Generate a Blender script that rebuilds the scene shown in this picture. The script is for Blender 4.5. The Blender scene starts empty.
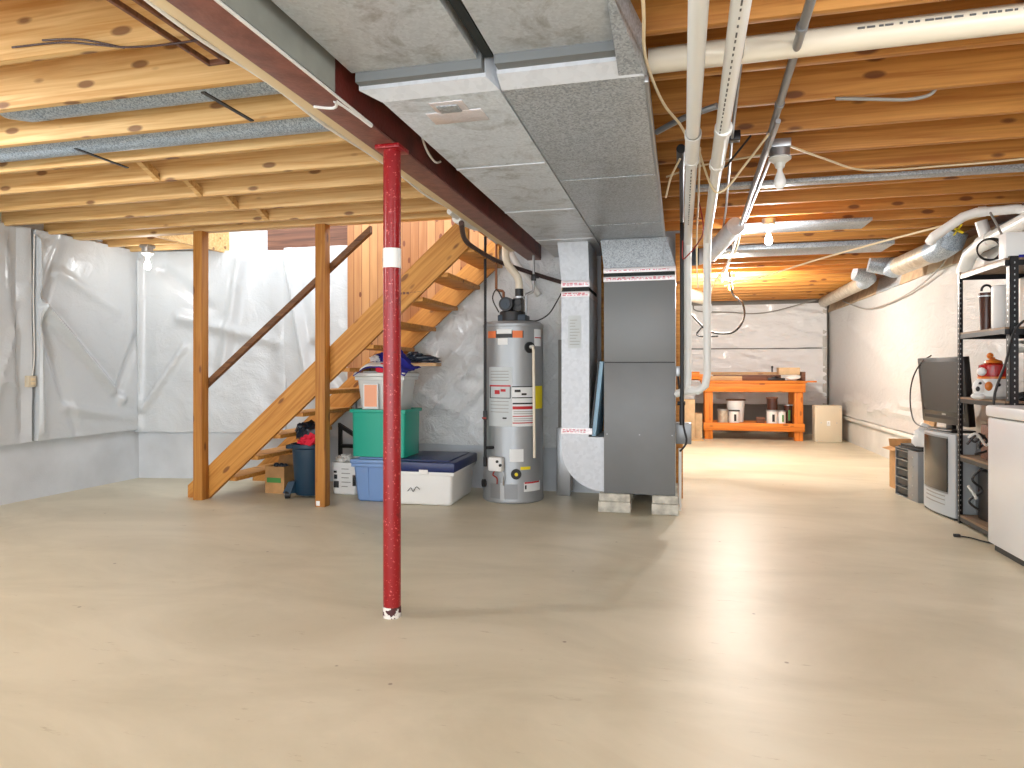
import bpy, bmesh, math, random
from mathutils import Vector, Matrix, noise
random.seed(7)
S = bpy.context.scene
COL = S.collection
PI = math.pi

# ------------------------------------------------------------------ camera
F_PX, YAW = 670.0, math.atan(168 / 670)
cam_d = bpy.data.cameras.new('camera'); cam = bpy.data.objects.new('camera', cam_d); COL.objects.link(cam)
cam_d.sensor_fit = 'HORIZONTAL'; cam_d.sensor_width = 36.0
cam_d.lens = 36.0 * F_PX / 1024
cam_d.shift_y = -14 / 1024
cam_d.clip_start = 0.05
cam.location = (0, 0, 1.15); cam.rotation_euler = (PI / 2, 0, YAW)
S.camera = cam
# ------------------------------------------------------------------ world and exposure
w = bpy.data.worlds.new('world'); S.world = w; w.use_nodes = True
w.node_tree.nodes['Background'].inputs[0].default_value = (0.90, 0.95, 1.0, 1)
w.node_tree.nodes['Background'].inputs[1].default_value = 3.1
S.view_settings.view_transform = 'Standard'; S.view_settings.look = 'None'
S.view_settings.gamma = 1; S.view_settings.use_curve_mapping = False
S.view_settings.exposure = 0.55


def lamp(name, loc, power, colour, size=0.06):
    d = bpy.data.lights.new(name, 'POINT'); d.energy = power; d.color = colour; d.shadow_soft_size = size
    o = bpy.data.objects.new(name, d); o.location = loc; COL.objects.link(o); return o


WARM = (1.0, 0.80, 0.52); WHITE = (0.96, 0.98, 1.0); TUNG = (1.0, 0.93, 0.84)


# ------------------------------------------------------------------ materials
def new_mat(name):
    m = bpy.data.materials.new(name); m.use_nodes = True
    nt = m.node_tree; b = nt.nodes['Principled BSDF']
    return m, nt, b


def lin(c):
    return tuple(((x / 255 / 12.92) if x / 255 <= 0.04045 else ((x / 255 + 0.055) / 1.055) ** 2.4) for x in c) + (1,)


def plain(name, rgb, rough=0.5, metal=0.0, bump=0.0, bscale=60, var=0.0, vscale=8, emit=0):
    m, nt, b = new_mat(name)
    b.inputs['Base Color'].default_value = lin(rgb); b.inputs['Roughness'].default_value = rough
    b.inputs['Metallic'].default_value = metal
    tc = nt.nodes.new('ShaderNodeTexCoord')
    if var:
        n = nt.nodes.new('ShaderNodeTexNoise'); n.inputs['Scale'].default_value = vscale; n.inputs['Detail'].default_value = 5
        nt.links.new(tc.outputs['Object'], n.inputs['Vector'])
        r = nt.nodes.new('ShaderNodeValToRGB')
        lo = tuple(max(0, x * (1 - var)) for x in rgb); hi = tuple(min(255, x * (1 + var * 0.5)) for x in rgb)
        r.color_ramp.elements[0].color = lin(lo); r.color_ramp.elements[1].color = lin(hi)
        r.color_ramp.elements[0].position = 0.35; r.color_ramp.elements[1].position = 0.65
        nt.links.new(n.outputs['Fac'], r.inputs['Fac']); nt.links.new(r.outputs['Color'], b.inputs['Base Color'])
    if bump:
        n = nt.nodes.new('ShaderNodeTexNoise'); n.inputs['Scale'].default_value = bscale; n.inputs['Detail'].default_value = 4
        nt.links.new(tc.outputs['Object'], n.inputs['Vector'])
        bp = nt.nodes.new('ShaderNodeBump'); bp.inputs['Strength'].default_value = bump; bp.inputs['Distance'].default_value = 0.01
        nt.links.new(n.outputs['Fac'], bp.inputs['Height']); nt.links.new(bp.outputs['Normal'], b.inputs['Normal'])
    if emit:
        b.inputs['Emission Color'].default_value = lin(rgb); b.inputs['Emission Strength'].default_value = emit
    return m


def wood(name, light, dark, axis=0, grain=1.0, knots=0.5, rough=0.6, tilt=0.0):
    """pine: long stretched noise along one axis, dark oval knots"""
    m, nt, b = new_mat(name)
    N = nt.nodes.new; L = nt.links.new
    tc = N('ShaderNodeTexCoord'); oi = N('ShaderNodeObjectInfo')
    mul = N('ShaderNodeMath'); mul.operation = 'MULTIPLY'; mul.inputs[1].default_value = 37.0
    L(oi.outputs['Random'], mul.inputs[0])
    rot = N('ShaderNodeMapping'); rot.inputs['Rotation'].default_value = (0, tilt, 0); L(tc.outputs['Object'], rot.inputs['Vector'])
    add = N('ShaderNodeVectorMath'); add.operation = 'ADD'; L(rot.outputs[0], add.inputs[0]); L(mul.outputs[0], add.inputs[1])
    mp = N('ShaderNodeMapping'); sc = [26.0, 26.0, 26.0]; sc[axis] = 0.9; mp.inputs['Scale'].default_value = sc
    L(add.outputs[0], mp.inputs['Vector'])
    n = N('ShaderNodeTexNoise'); n.inputs['Scale'].default_value = 1.6 * grain; n.inputs['Detail'].default_value = 7
    n.inputs['Distortion'].default_value = 0.8
    L(mp.outputs[0], n.inputs['Vector'])
    r = N('ShaderNodeValToRGB'); r.color_ramp.elements[0].position = 0.32; r.color_ramp.elements[1].position = 0.66
    r.color_ramp.elements[0].color = lin(dark); r.color_ramp.elements[1].color = lin(light)
    L(n.outputs['Fac'], r.inputs['Fac'])
    mp2 = N('ShaderNodeMapping'); sc = [9.5, 9.5, 9.5]; sc[axis] = 3.6; mp2.inputs['Scale'].default_value = sc
    L(add.outputs[0], mp2.inputs['Vector'])
    v = N('ShaderNodeTexVoronoi'); v.inputs['Scale'].default_value = 1.0; L(mp2.outputs[0], v.inputs['Vector'])
    r2 = N('ShaderNodeValToRGB'); r2.color_ramp.elements[0].position = 0.13; r2.color_ramp.elements[1].position = 0.2
    r2.color_ramp.elements[0].color = (knots, knots, knots, 1); r2.color_ramp.elements[1].color = (0, 0, 0, 1)
    L(v.outputs['Distance'], r2.inputs['Fac'])
    mx = N('ShaderNodeMix'); mx.data_type = 'RGBA'
    L(r2.outputs['Color'], mx.inputs[0]); L(r.outputs['Color'], mx.inputs[6])
    mx.inputs[7].default_value = lin((96, 48, 22))
    L(mx.outputs[2], b.inputs['Base Color'])
    b.inputs['Roughness'].default_value = rough
    bp = N('ShaderNodeBump'); bp.inputs['Strength'].default_value = 0.15; bp.inputs['Distance'].default_value = 0.004
    L(n.outputs['Fac'], bp.inputs['Height']); L(bp.outputs['Normal'], b.inputs['Normal'])
    return m


def galvanized(name, light, dark, scale=60, rough=0.38, metal=0.55, smudge=0.35):
    m, nt, b = new_mat(name); N = nt.nodes.new; L = nt.links.new
    tc = N('ShaderNodeTexCoord')
    v = N('ShaderNodeTexVoronoi'); v.inputs['Scale'].default_value = scale; L(tc.outputs['Object'], v.inputs['Vector'])
    r = N('ShaderNodeValToRGB'); r.color_ramp.elements[0].color = lin(dark); r.color_ramp.elements[1].color = lin(light)
    r.color_ramp.elements[0].position = 0.1; r.color_ramp.elements[1].position = 0.8
    L(v.outputs['Color'], r.inputs['Fac'])
    n = N('ShaderNodeTexNoise'); n.inputs['Scale'].default_value = 3.0; n.inputs['Detail'].default_value = 8; n.inputs['Distortion'].default_value = 1.5
    n.inputs['Roughness'].default_value = 0.7
    L(tc.outputs['Object'], n.inputs['Vector'])
    r2 = N('ShaderNodeValToRGB'); r2.color_ramp.elements[0].position = 0.30; r2.color_ramp.elements[1].position = 0.5
    r2.color_ramp.elements[0].color = (smudge, smudge, smudge, 1); r2.color_ramp.elements[1].color = (0, 0, 0, 1)
    L(n.outputs['Fac'], r2.inputs['Fac'])
    mx = N('ShaderNodeMix'); mx.data_type = 'RGBA'; L(r2.outputs['Color'], mx.inputs[0]); L(r.outputs['Color'], mx.inputs[6])
    mx.inputs[7].default_value = lin((112, 112, 108)); L(mx.outputs[2], b.inputs['Base Color'])
    b.inputs['Roughness'].default_value = rough; b.inputs['Metallic'].default_value = metal
    bp = N('ShaderNodeBump'); bp.inputs['Strength'].default_value = 0.12; bp.inputs['Distance'].default_value = 0.02
    L(n.outputs['Fac'], bp.inputs['Height']); L(bp.outputs['Normal'], b.inputs['Normal'])
    return m


def foil(name, rgb, rough=0.3, b1=0.5, stretch=(1, 1, 3), sc=5, coat=0.3):
    m, nt, b = new_mat(name); N = nt.nodes.new; L = nt.links.new
    b.inputs['Base Color'].default_value = lin(rgb); b.inputs['Roughness'].default_value = rough
    b.inputs['Coat Weight'].default_value = coat; b.inputs['Coat Roughness'].default_value = 0.15
    tc = N('ShaderNodeTexCoord'); mp = N('ShaderNodeMapping'); mp.inputs['Scale'].default_value = stretch
    L(tc.outputs['Object'], mp.inputs['Vector'])
    n = N('ShaderNodeTexNoise'); n.inputs['Scale'].default_value = sc; n.inputs['Detail'].default_value = 6; n.inputs['Distortion'].default_value = 1.2
    n2 = N('ShaderNodeTexNoise'); n2.inputs['Scale'].default_value = sc * 6; n2.inputs['Detail'].default_value = 5; n2.inputs['Distortion'].default_value = 2.0
    L(mp.outputs[0], n.inputs['Vector']); L(mp.outputs[0], n2.inputs['Vector'])
    bp = N('ShaderNodeBump'); bp.inputs['Strength'].default_value = b1; bp.inputs['Distance'].default_value = 0.05
    L(n.outputs['Fac'], bp.inputs['Height'])
    bq = N('ShaderNodeBump'); bq.inputs['Strength'].default_value = b1; bq.inputs['Distance'].default_value = 0.010
    L(n2.outputs['Fac'], bq.inputs['Height']); L(bp.outputs['Normal'], bq.inputs['Normal'])
    L(bq.outputs['Normal'], b.inputs['Normal'])
    return m


def floor_mat():
    m, nt, b = new_mat('painted_concrete_floor'); N = nt.nodes.new; L = nt.links.new
    tc = N('ShaderNodeTexCoord')
    n = N('ShaderNodeTexNoise'); n.inputs['Scale'].default_value = 0.9; n.inputs['Detail'].default_value = 9; n.inputs['Roughness'].default_value = 0.62
    n.inputs['Distortion'].default_value = 0.6
    mp = N('ShaderNodeMapping'); mp.inputs['Scale'].default_value = (0.8, 1.7, 1); L(tc.outputs['Object'], mp.inputs['Vector'])
    L(mp.outputs[0], n.inputs['Vector'])
    r = N('ShaderNodeValToRGB'); r.color_ramp.elements[0].position = 0.28; r.color_ramp.elements[1].position = 0.62
    r.color_ramp.elements[0].color = lin((188, 180, 155)); r.color_ramp.elements[1].color = lin((214, 206, 183))
    L(n.outputs['Fac'], r.inputs['Fac'])
    # scuffs: thin streaks in patches
    n3 = N('ShaderNodeTexNoise'); n3.inputs['Scale'].default_value = 7; n3.inputs['Detail'].default_value = 10; n3.inputs['Roughness'].default_value = 0.75
    mp3 = N('ShaderNodeMapping'); mp3.inputs['Scale'].default_value = (0.7, 3.0, 1); mp3.inputs['Rotation'].default_value = (0, 0, 0.2)
    L(tc.outputs['Object'], mp3.inputs['Vector']); L(mp3.outputs[0], n3.inputs['Vector'])
    r3 = N('ShaderNodeValToRGB'); r3.color_ramp.elements[0].position = 0.33; r3.color_ramp.elements[1].position = 0.385
    r3.color_ramp.elements[0].color = (0.55, 0.55, 0.55, 1); r3.color_ramp.elements[1].color = (0, 0, 0, 1)
    L(n3.outputs['Fac'], r3.inputs['Fac'])
    mx = N('ShaderNodeMix'); mx.data_type = 'RGBA'; L(r3.outputs['Color'], mx.inputs[0]); L(r.outputs['Color'], mx.inputs[6])
    mx.inputs[7].default_value = lin((158, 142, 112))
    # dark specks
    v = N('ShaderNodeTexVoronoi'); v.inputs['Scale'].default_value = 3.3; L(tc.outputs['Object'], v.inputs['Vector'])
    r4 = N('ShaderNodeValToRGB'); r4.color_ramp.elements[0].position = 0.02; r4.color_ramp.elements[1].position = 0.035
    r4.color_ramp.elements[0].color = (0.7, 0.7, 0.7, 1); r4.color_ramp.elements[1].color = (0, 0, 0, 1)
    L(v.outputs['Distance'], r4.inputs['Fac'])
    mx2 = N('ShaderNodeMix'); mx2.data_type = 'RGBA'; L(r4.outputs['Color'], mx2.inputs[0]); L(mx.outputs[2], mx2.inputs[6])
    mx2.inputs[7].default_value = lin((110, 95, 75)); L(mx2.outputs[2], b.inputs['Base Color'])
    b.inputs['Roughness'].default_value = 0.42
    bp = N('ShaderNodeBump'); bp.inputs['Strength'].default_value = 0.12; bp.inputs['Distance'].default_value = 0.02
    L(n.outputs['Fac'], bp.inputs['Height']); L(bp.outputs['Normal'], b.inputs['Normal'])
    return m


def specked(name, base, speck, scale, pos, rough=0.35, low=None):
    """paint with chips; low = (z, colour) for a scraped foot"""
    m, nt, b = new_mat(name); N = nt.nodes.new; L = nt.links.new
    tc = N('ShaderNodeTexCoord')
    n = N('ShaderNodeTexNoise'); n.inputs['Scale'].default_value = scale; n.inputs['Detail'].default_value = 3
    L(tc.outputs['Object'], n.inputs['Vector'])
    r = N('ShaderNodeValToRGB'); r.color_ramp.elements[0].position = pos; r.color_ramp.elements[1].position = pos + 0.03
    r.color_ramp.elements[0].color = lin(base); r.color_ramp.elements[1].color = lin(speck)
    L(n.outputs['Fac'], r.inputs['Fac'])
    n2 = N('ShaderNodeTexNoise'); n2.inputs['Scale'].default_value = 9; n2.inputs['Detail'].default_value = 8; n2.inputs['Roughness'].default_value = 0.75
    L(tc.outputs['Object'], n2.inputs['Vector'])
    r2 = N('ShaderNodeValToRGB'); r2.color_ramp.elements[0].position = 0.33; r2.color_ramp.elements[1].position = 0.42
    r2.color_ramp.elements[0].color = (0.6, 0.6, 0.6, 1); r2.color_ramp.elements[1].color = (0, 0, 0, 1)
    L(n2.outputs['Fac'], r2.inputs['Fac'])
    mx = N('ShaderNodeMix'); mx.data_type = 'RGBA'; L(r2.outputs['Color'], mx.inputs[0]); L(r.outputs['Color'], mx.inputs[6])
    mx.inputs[7].default_value = lin(low or tuple(c * 0.45 for c in base))
    L(mx.outputs[2], b.inputs['Base Color']); b.inputs['Roughness'].default_value = rough
    bp = N('ShaderNodeBump'); bp.inputs['Strength'].default_value = 0.3; bp.inputs['Distance'].default_value = 0.003
    L(n.outputs['Fac'], bp.inputs['Height']); L(bp.outputs['Normal'], b.inputs['Normal'])
    return m


M = dict(
    floor=floor_mat(),
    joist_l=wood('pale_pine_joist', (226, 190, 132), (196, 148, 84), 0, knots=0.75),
    joist_r=wood('warm_lit_pine_joist', (208, 148, 72), (172, 108, 42), 0, knots=0.8),  # amber pine, with the yellow glow of the bulbs mixed into the colour
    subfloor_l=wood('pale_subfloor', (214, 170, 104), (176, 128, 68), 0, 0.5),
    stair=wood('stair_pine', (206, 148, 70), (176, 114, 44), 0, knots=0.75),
    stringer=wood('stringer_pine', (206, 148, 70), (176, 114, 44), 0, knots=0.75, tilt=math.atan(0.88)),
    stair_z=wood('post_pine', (188, 130, 58), (156, 96, 36), 2, knots=0.75),
    rail=wood('dark_rail_wood', (126, 84, 48), (92, 58, 32), 0, knots=0.2),
    bench=wood('orange_bench_pine', (226, 136, 44), (196, 104, 26), 0, knots=0.6),
    bench_z=wood('orange_bench_leg', (226, 136, 44), (196, 104, 26), 2, knots=0.6),
    raw=wood('raw_board', (206, 172, 128), (176, 138, 94), 0),
    brownwood=wood('brown_board', (128, 84, 60), (88, 54, 38), 0),
    shelfwood=wood('particle_shelf', (150, 124, 98), (112, 88, 66), 1, 2.5, 0.0),
    foil=foil('white_foil_facing', (200, 205, 208), 0.26, 0.28, (1, 1, 1.2), 3),
    foil_b=foil('white_foil_diagonal', (226, 229, 230), 0.28, 0.8, (1.3, 1, 1.3), 5),
    foil_r=foil('cream_foil_facing', (190, 191, 190), 0.36, 0.35, (1, 1, 3), 3),
    foil_far=foil('crumpled_white_facing', (244, 245, 246), 0.55, 0.5, (1.2, 1, 3.5), 3.5),
    found=plain('painted_foundation', (206, 211, 216), 0.7, bump=0.15, var=0.06, vscale=2),
    found_r=plain('cream_foundation', (204, 202, 196), 0.7, bump=0.15, var=0.06, vscale=2),
    found_far=plain('grey_foundation', (150, 146, 140), 0.8, bump=0.2, var=0.08, vscale=2),
    white=plain('white_paint', (232, 232, 230), 0.5),
    duct=galvanized('trunk_duct_metal', (206, 213, 220), (190, 197, 204), 90, smudge=0.7, rough=0.45, metal=0.15),
    duct_s=galvanized('spangled_duct_metal', (180, 186, 191), (134, 139, 144), 130, smudge=0.3, rough=0.42, metal=0.25),
    duct_b=galvanized('blue_grey_galvanized', (176, 190, 202), (112, 124, 136), 170, smudge=0.1, metal=0.25),
    duct_w=galvanized('pale_smooth_duct', (206, 210, 216), (196, 200, 206), 40, smudge=0.0, metal=0.12, rough=0.4),
    duct_t=galvanized('tan_duct_wrap', (206, 196, 178), (182, 170, 150), 20, smudge=0.3, metal=0.4),
    galv=plain('galvanized_steel', (176, 178, 180), 0.35, 0.8),
    conduit=plain('grey_conduit', (140, 142, 144), 0.35, 0.5),
    blackm=plain('black_metal', (30, 30, 32), 0.4, 0.3),
    black=plain('black_plastic', (24, 24, 26), 0.45),
    blackgap=plain('black_joint_and_gap_shade', (22, 30, 30), 0.7),
    hose=plain('dark_hose', (58, 36, 32), 0.5, bump=0.5, bscale=120),
    beam=plain('oxide_red_beam', (92, 36, 30), 0.5, var=0.25, vscale=6, bump=0.2),
    beam_f=plain('worn_beam_flange', (132, 86, 76), 0.5, var=0.12, vscale=14, bump=0.2),
    beamgrey=plain('grey_primer', (150, 153, 146), 0.5, var=0.05),
    post=specked('chipped_red_paint', (142, 10, 20), (214, 104, 100), 90, 0.64, 0.28),
    scraped=specked('scraped_foot', (70, 20, 22), (220, 216, 210), 40, 0.52, 0.6),
    cream=plain('cream_cable', (226, 206, 168), 0.5),
    whitec=plain('white_cable', (232, 230, 224), 0.5),
    blackc=plain('black_cable', (32, 30, 30), 0.5),
    greyc=plain('grey_cable', (150, 148, 142), 0.5),
    redc=plain('red_cable', (150, 40, 30), 0.5),
    yellow=plain('yellow_plastic', (232, 210, 30), 0.5),
    pvc=plain('white_pvc', (232, 232, 228), 0.35),
    pvc_c=plain('cream_pvc', (226, 216, 196), 0.4),
    print=plain('pipe_print_ink', (90, 90, 90), 0.6),
    furn=plain('grey_enamel', (118, 120, 121), 0.42, 0.1, var=0.03, vscale=3),
    furn_u=plain('grey_enamel_upper', (122, 124, 125), 0.42, 0.1),
    furn_s=plain('furnace_side_metal', (206, 208, 208), 0.4, 0.3),
    heater=plain('silver_grey_enamel', (150, 153, 155), 0.33, 0.35),
    label=plain('white_label', (226, 228, 228), 0.5),
    label_g=plain('grey_label', (196, 202, 204), 0.5),
    red=plain('red_ink', (188, 34, 40), 0.5),
    pink=plain('pink_tape_print', (214, 110, 124), 0.5),
    foiltape=plain('foil_tape', (226, 220, 222), 0.3, 0.3, bump=0.4, bscale=60),
    orange=plain('orange_print', (228, 120, 64), 0.5),
    block=plain('concrete_block', (200, 196, 184), 0.9, bump=0.7, bscale=50, var=0.15, vscale=15),
    copper=plain('copper_pipe', (150, 104, 74), 0.35, 0.7),
    teal=plain('teal_plastic', (22, 160, 136), 0.4),
    bluegrey=plain('dusty_blue_plastic', (116, 148, 196), 0.4),
    navy=plain('navy_plastic', (24, 40, 92), 0.35),
    canblue=plain('dark_teal_plastic', (16, 50, 72), 0.45),
    whitep=plain('white_plastic', (232, 232, 230), 0.4),
    clear=plain('cloudy_plastic', (206, 208, 206), 0.25),
    peach=plain('peach_cover', (238, 168, 132), 0.5),
    card=plain('cardboard', (186, 142, 92), 0.8, var=0.1),
    card2=plain('pale_cardboard', (206, 176, 138), 0.8, var=0.08),
    green=plain('green_print', (70, 136, 66), 0.6),
    bag=plain('dark_bag_plastic', (26, 38, 52), 0.3, bump=0.6, bscale=25),
    redcloth=plain('red_cloth', (206, 24, 54), 0.8, bump=0.4, bscale=40),
    bluecloth=plain('royal_blue_cloth', (34, 40, 150), 0.8, bump=0.3),
    freezer=plain('white_enamel', (236, 238, 240), 0.3),
    tvblack=plain('tv_black', (30, 26, 23), 0.3),
    screen=plain('tv_screen', (26, 22, 20), 0.2),
    crt=plain('silver_plastic', (186, 192, 196), 0.35),
    crtscr=plain('crt_glass', (34, 31, 27), 0.15),
    beige=plain('beige_metal', (206, 194, 170), 0.5),
    paper=plain('kraft_paper', (178, 152, 122), 0.8, var=0.1),
    bulb_off=plain('white_bulb_glass', (240, 240, 238), 0.2),
    bulb_w=plain('lit_white_bulb', (255, 250, 240), 0.3, emit=14),
    bulb_t=plain('lit_warm_bulb', (255, 200, 110), 0.3, emit=14),
    porcelain=plain('grey_porcelain', (206, 206, 200), 0.35),
    plank=None, jar=plain('red_glaze', (176, 24, 24), 0.2), orangeg=plain('orange_glaze', (214, 120, 40), 0.3),
    darkjar=plain('dark_glass_jar', (70, 36, 24), 0.2), filt=plain('pale_blue_filter', (150, 184, 206), 0.6, bump=0.6, bscale=40),
    slate=plain('slate_blue', (48, 62, 76), 0.5), dust=plain('dusty_white_box', (222, 222, 218), 0.5),
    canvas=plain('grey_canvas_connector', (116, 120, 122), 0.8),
    upstairs=plain('upstairs_wall', (168, 172, 182), 0.7),
    bare=plain('yellow_insulation', (216, 178, 98), 0.95, bump=1.0, bscale=30, var=0.15, vscale=12),
)


def plank_mat():
    m, nt, b = new_mat('vertical_pine_planks'); N = nt.nodes.new; L = nt.links.new
    tc = N('ShaderNodeTexCoord'); sx = N('ShaderNodeSeparateXYZ'); L(tc.outputs['Object'], sx.inputs[0])
    mu = N('ShaderNodeMath'); mu.operation = 'MULTIPLY'; mu.inputs[1].default_value = 11.5; L(sx.outputs['X'], mu.inputs[0])
    fl = N('ShaderNodeMath'); fl.operation = 'FLOOR'; L(mu.outputs[0], fl.inputs[0])
    fr = N('ShaderNodeMath'); fr.operation = 'FRACT'; L(mu.outputs[0], fr.inputs[0])
    wn = N('ShaderNodeTexWhiteNoise'); wn.noise_dimensions = '1D'; L(fl.outputs[0], wn.inputs['W'])
    mp = N('ShaderNodeMapping'); mp.inputs['Scale'].default_value = (16, 16, 1.2); L(tc.outputs['Object'], mp.inputs['Vector'])
    off = N('ShaderNodeVectorMath'); off.operation = 'ADD'; L(mp.outputs[0], off.inputs[0]); L(wn.outputs['Color'], off.inputs[1])
    n = N('ShaderNodeTexNoise'); n.inputs['Scale'].default_value = 1.5; n.inputs['Detail'].default_value = 6; L(off.outputs[0], n.inputs['Vector'])
    r = N('ShaderNodeValToRGB'); r.color_ramp.elements[0].color = lin((160, 104, 58)); r.color_ramp.elements[1].color = lin((198, 146, 92))
    r.color_ramp.elements[0].position = 0.3; r.color_ramp.elements[1].position = 0.7
    mixf = N('ShaderNodeMix'); mixf.data_type = 'FLOAT'; mixf.inputs[0].default_value = 0.45
    L(n.outputs['Fac'], mixf.inputs[2]); L(wn.outputs['Value'], mixf.inputs[3]); L(mixf.outputs[0], r.inputs['Fac'])
    lt = N('ShaderNodeMath'); lt.operation = 'LESS_THAN'; lt.inputs[1].default_value = 0.07; L(fr.outputs[0], lt.inputs[0])
    mx = N('ShaderNodeMix'); mx.data_type = 'RGBA'; L(lt.outputs[0], mx.inputs[0]); L(r.outputs['Color'], mx.inputs[6])
    mx.inputs[7].default_value = lin((128, 76, 38))
    mp2 = N('ShaderNodeMapping'); mp2.inputs['Scale'].default_value = (9, 9, 4); L(tc.outputs['Object'], mp2.inputs['Vector'])
    v = N('ShaderNodeTexVoronoi'); v.inputs['Scale'].default_value = 1.0; L(mp2.outputs[0], v.inputs['Vector'])
    kn = N('ShaderNodeMath'); kn.operation = 'LESS_THAN'; kn.inputs[1].default_value = 0.16; L(v.outputs['Distance'], kn.inputs[0])
    mx2 = N('ShaderNodeMix'); mx2.data_type = 'RGBA'; L(kn.outputs[0], mx2.inputs[0]); L(mx.outputs[2], mx2.inputs[6])
    mx2.inputs[7].default_value = lin((118, 62, 30)); L(mx2.outputs[2], b.inputs['Base Color'])
    b.inputs['Roughness'].default_value = 0.5
    return m


M['plank'] = plank_mat()


# ------------------------------------------------------------------ mesh helpers
class MB:
    def __init__(self): self.bm = bmesh.new()

    def _merge(self, t, mat=None):
        if mat is not None: bmesh.ops.transform(t, matrix=mat, verts=t.verts)
        me = bpy.data.meshes.new('t'); t.to_mesh(me); t.free(); self.bm.from_mesh(me); bpy.data.meshes.remove(me)
        return self

    def box(self, x0, x1, y0, y1, z0, z1, bev=0.0, mat=None):
        t = bmesh.new(); bmesh.ops.create_cube(t, size=1)
        for v in t.verts:
            v.co = ((x0 + x1) / 2 + v.co.x * (x1 - x0), (y0 + y1) / 2 + v.co.y * (y1 - y0), (z0 + z1) / 2 + v.co.z * (z1 - z0))
        if bev: bmesh.ops.bevel(t, geom=t.edges[:] + t.verts[:], offset=bev, segments=2, profile=0.5, affect='EDGES')
        return self._merge(t, mat)

    def frustum(self, c, z0, z1, w0, d0, w1, d1, bev=0.0, mat=None, open_top=0.0):
        t = bmesh.new(); bmesh.ops.create_cube(t, size=1)
        for v in t.verts:
            top = v.co.z > 0; ww, dd = (w1, d1) if top else (w0, d0)
            v.co = (c[0] + v.co.x * ww, c[1] + v.co.y * dd, z1 if top else z0)
        if bev: bmesh.ops.bevel(t, geom=[e for e in t.edges if abs(e.verts[0].co.z - e.verts[1].co.z) > 0.01 or e.verts[0].co.z < z0 + 1e-4],
                                offset=bev, segments=3, profile=0.5, affect='EDGES')
        if open_top:
            tf = [f for f in t.faces if f.normal.z > 0.9 and f.calc_center_median().z > z1 - 1e-3]
            t.normal_update(); tf = [f for f in t.faces if f.normal.z > 0.9 and f.calc_center_median().z > z1 - 1e-3]
            r = bmesh.ops.inset_region(t, faces=tf, thickness=open_top)
            for f in tf:
                for v in f.verts: v.co.z = z0 + open_top
        return self._merge(t, mat)

    def prism(self, pts, axis, a0, a1):
        """pts: 2-D outline; axis 'y' -> (x,z), 'x' -> (y,z), 'z' -> (x,y)"""
        mk = {'y': lambda p, a: (p[0], a, p[1]), 'x': lambda p, a: (a, p[0], p[1]), 'z': lambda p, a: (p[0], p[1], a)}[axis]
        t = bmesh.new()
        A = [t.verts.new(mk(p, a0)) for p in pts]; B = [t.verts.new(mk(p, a1)) for p in pts]
        t.faces.new(A); t.faces.new(B[::-1]); n = len(pts)
        for i in range(n): t.faces.new((A[i], B[i], B[(i + 1) % n], A[(i + 1) % n]))
        bmesh.ops.recalc_face_normals(t, faces=t.faces)
        return self._merge(t)

    def hexa(self, bottom, top):
        """8 corner solid, two rings of four"""
        t = bmesh.new(); A = [t.verts.new(p) for p in bottom]; B = [t.verts.new(p) for p in top]
        t.faces.new(A); t.faces.new(B[::-1]); n = len(A)
        for i in range(n): t.faces.new((A[i], B[i], B[(i + 1) % n], A[(i + 1) % n]))
        bmesh.ops.recalc_face_normals(t, faces=t.faces)
        return self._merge(t)

    def cyl(self, p0, p1, r0, r1=None, n=20):
        r1 = r0 if r1 is None else r1; p0 = Vector(p0); p1 = Vector(p1); d = p1 - p0
        t = bmesh.new(); bmesh.ops.create_cone(t, cap_ends=True, segments=n, radius1=r0, radius2=r1, depth=d.length)
        mat = Matrix.Translation((p0 + p1) / 2) @ d.to_track_quat('Z', 'Y').to_matrix().to_4x4()
        return self._merge(t, mat)

    def lathe(self, prof, c=(0, 0, 0), n=28, mat=None):
        t = bmesh.new(); rings = []
        for r, z in prof:
            rings.append([t.verts.new((c[0] + r * math.cos(2 * PI * i / n), c[1] + r * math.sin(2 * PI * i / n), c[2] + z)) for i in range(n)])
        for a, b in zip(rings, rings[1:]):
            for i in range(n): t.faces.new((a[i], a[(i + 1) % n], b[(i + 1) % n], b[i]))
        if prof[0][0] > 1e-6: t.faces.new(rings[0][::-1])
        if prof[-1][0] > 1e-6: t.faces.new(rings[-1])
        bmesh.ops.remove_doubles(t, verts=t.verts, dist=1e-6)
        bmesh.ops.recalc_face_normals(t, faces=t.faces)
        return self._merge(t, mat)

    def tube(self, pts, r, n=8, smooth=True, sub=5):
        P = [Vector(p) for p in pts]
        if smooth and len(P) > 2:
            Q = []
            for i in range(len(P) - 1):
                a = P[max(i - 1, 0)]; b = P[i]; c = P[i + 1]; d = P[min(i + 2, len(P) - 1)]
                for k in range(sub):
                    u = k / sub
                    Q.append(0.5 * ((2 * b) + (c - a) * u + (2 * a - 5 * b + 4 * c - d) * u * u + (3 * b - a - 3 * c + d) * u ** 3))
            Q.append(P[-1]); P = Q
        t = bmesh.new(); rings = []; up = None
        for i, p in enumerate(P):
            d = (P[min(i + 1, len(P) - 1)] - P[max(i - 1, 0)]).normalized()
            if up is None: up = d.orthogonal().normalized()
            up = (up - d * up.dot(d)).normalized(); s = d.cross(up)
            k = 1.0
            if 0 < i < len(P) - 1:
                ca = (P[i + 1] - p).normalized().dot((p - P[i - 1]).normalized()); k = 1.0 / max(0.6, math.sqrt(max(0.0, (1 + ca) / 2)))
            rings.append([t.verts.new(p + (up * math.cos(2 * PI * j / n) + s * math.sin(2 * PI * j / n)) * r * k) for j in range(n)])
        for a, b in zip(rings, rings[1:]):
            for i in range(n): t.faces.new((a[i], a[(i + 1) % n], b[(i + 1) % n], b[i]))
        t.faces.new(rings[0][::-1]); t.faces.new(rings[-1])
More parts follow.
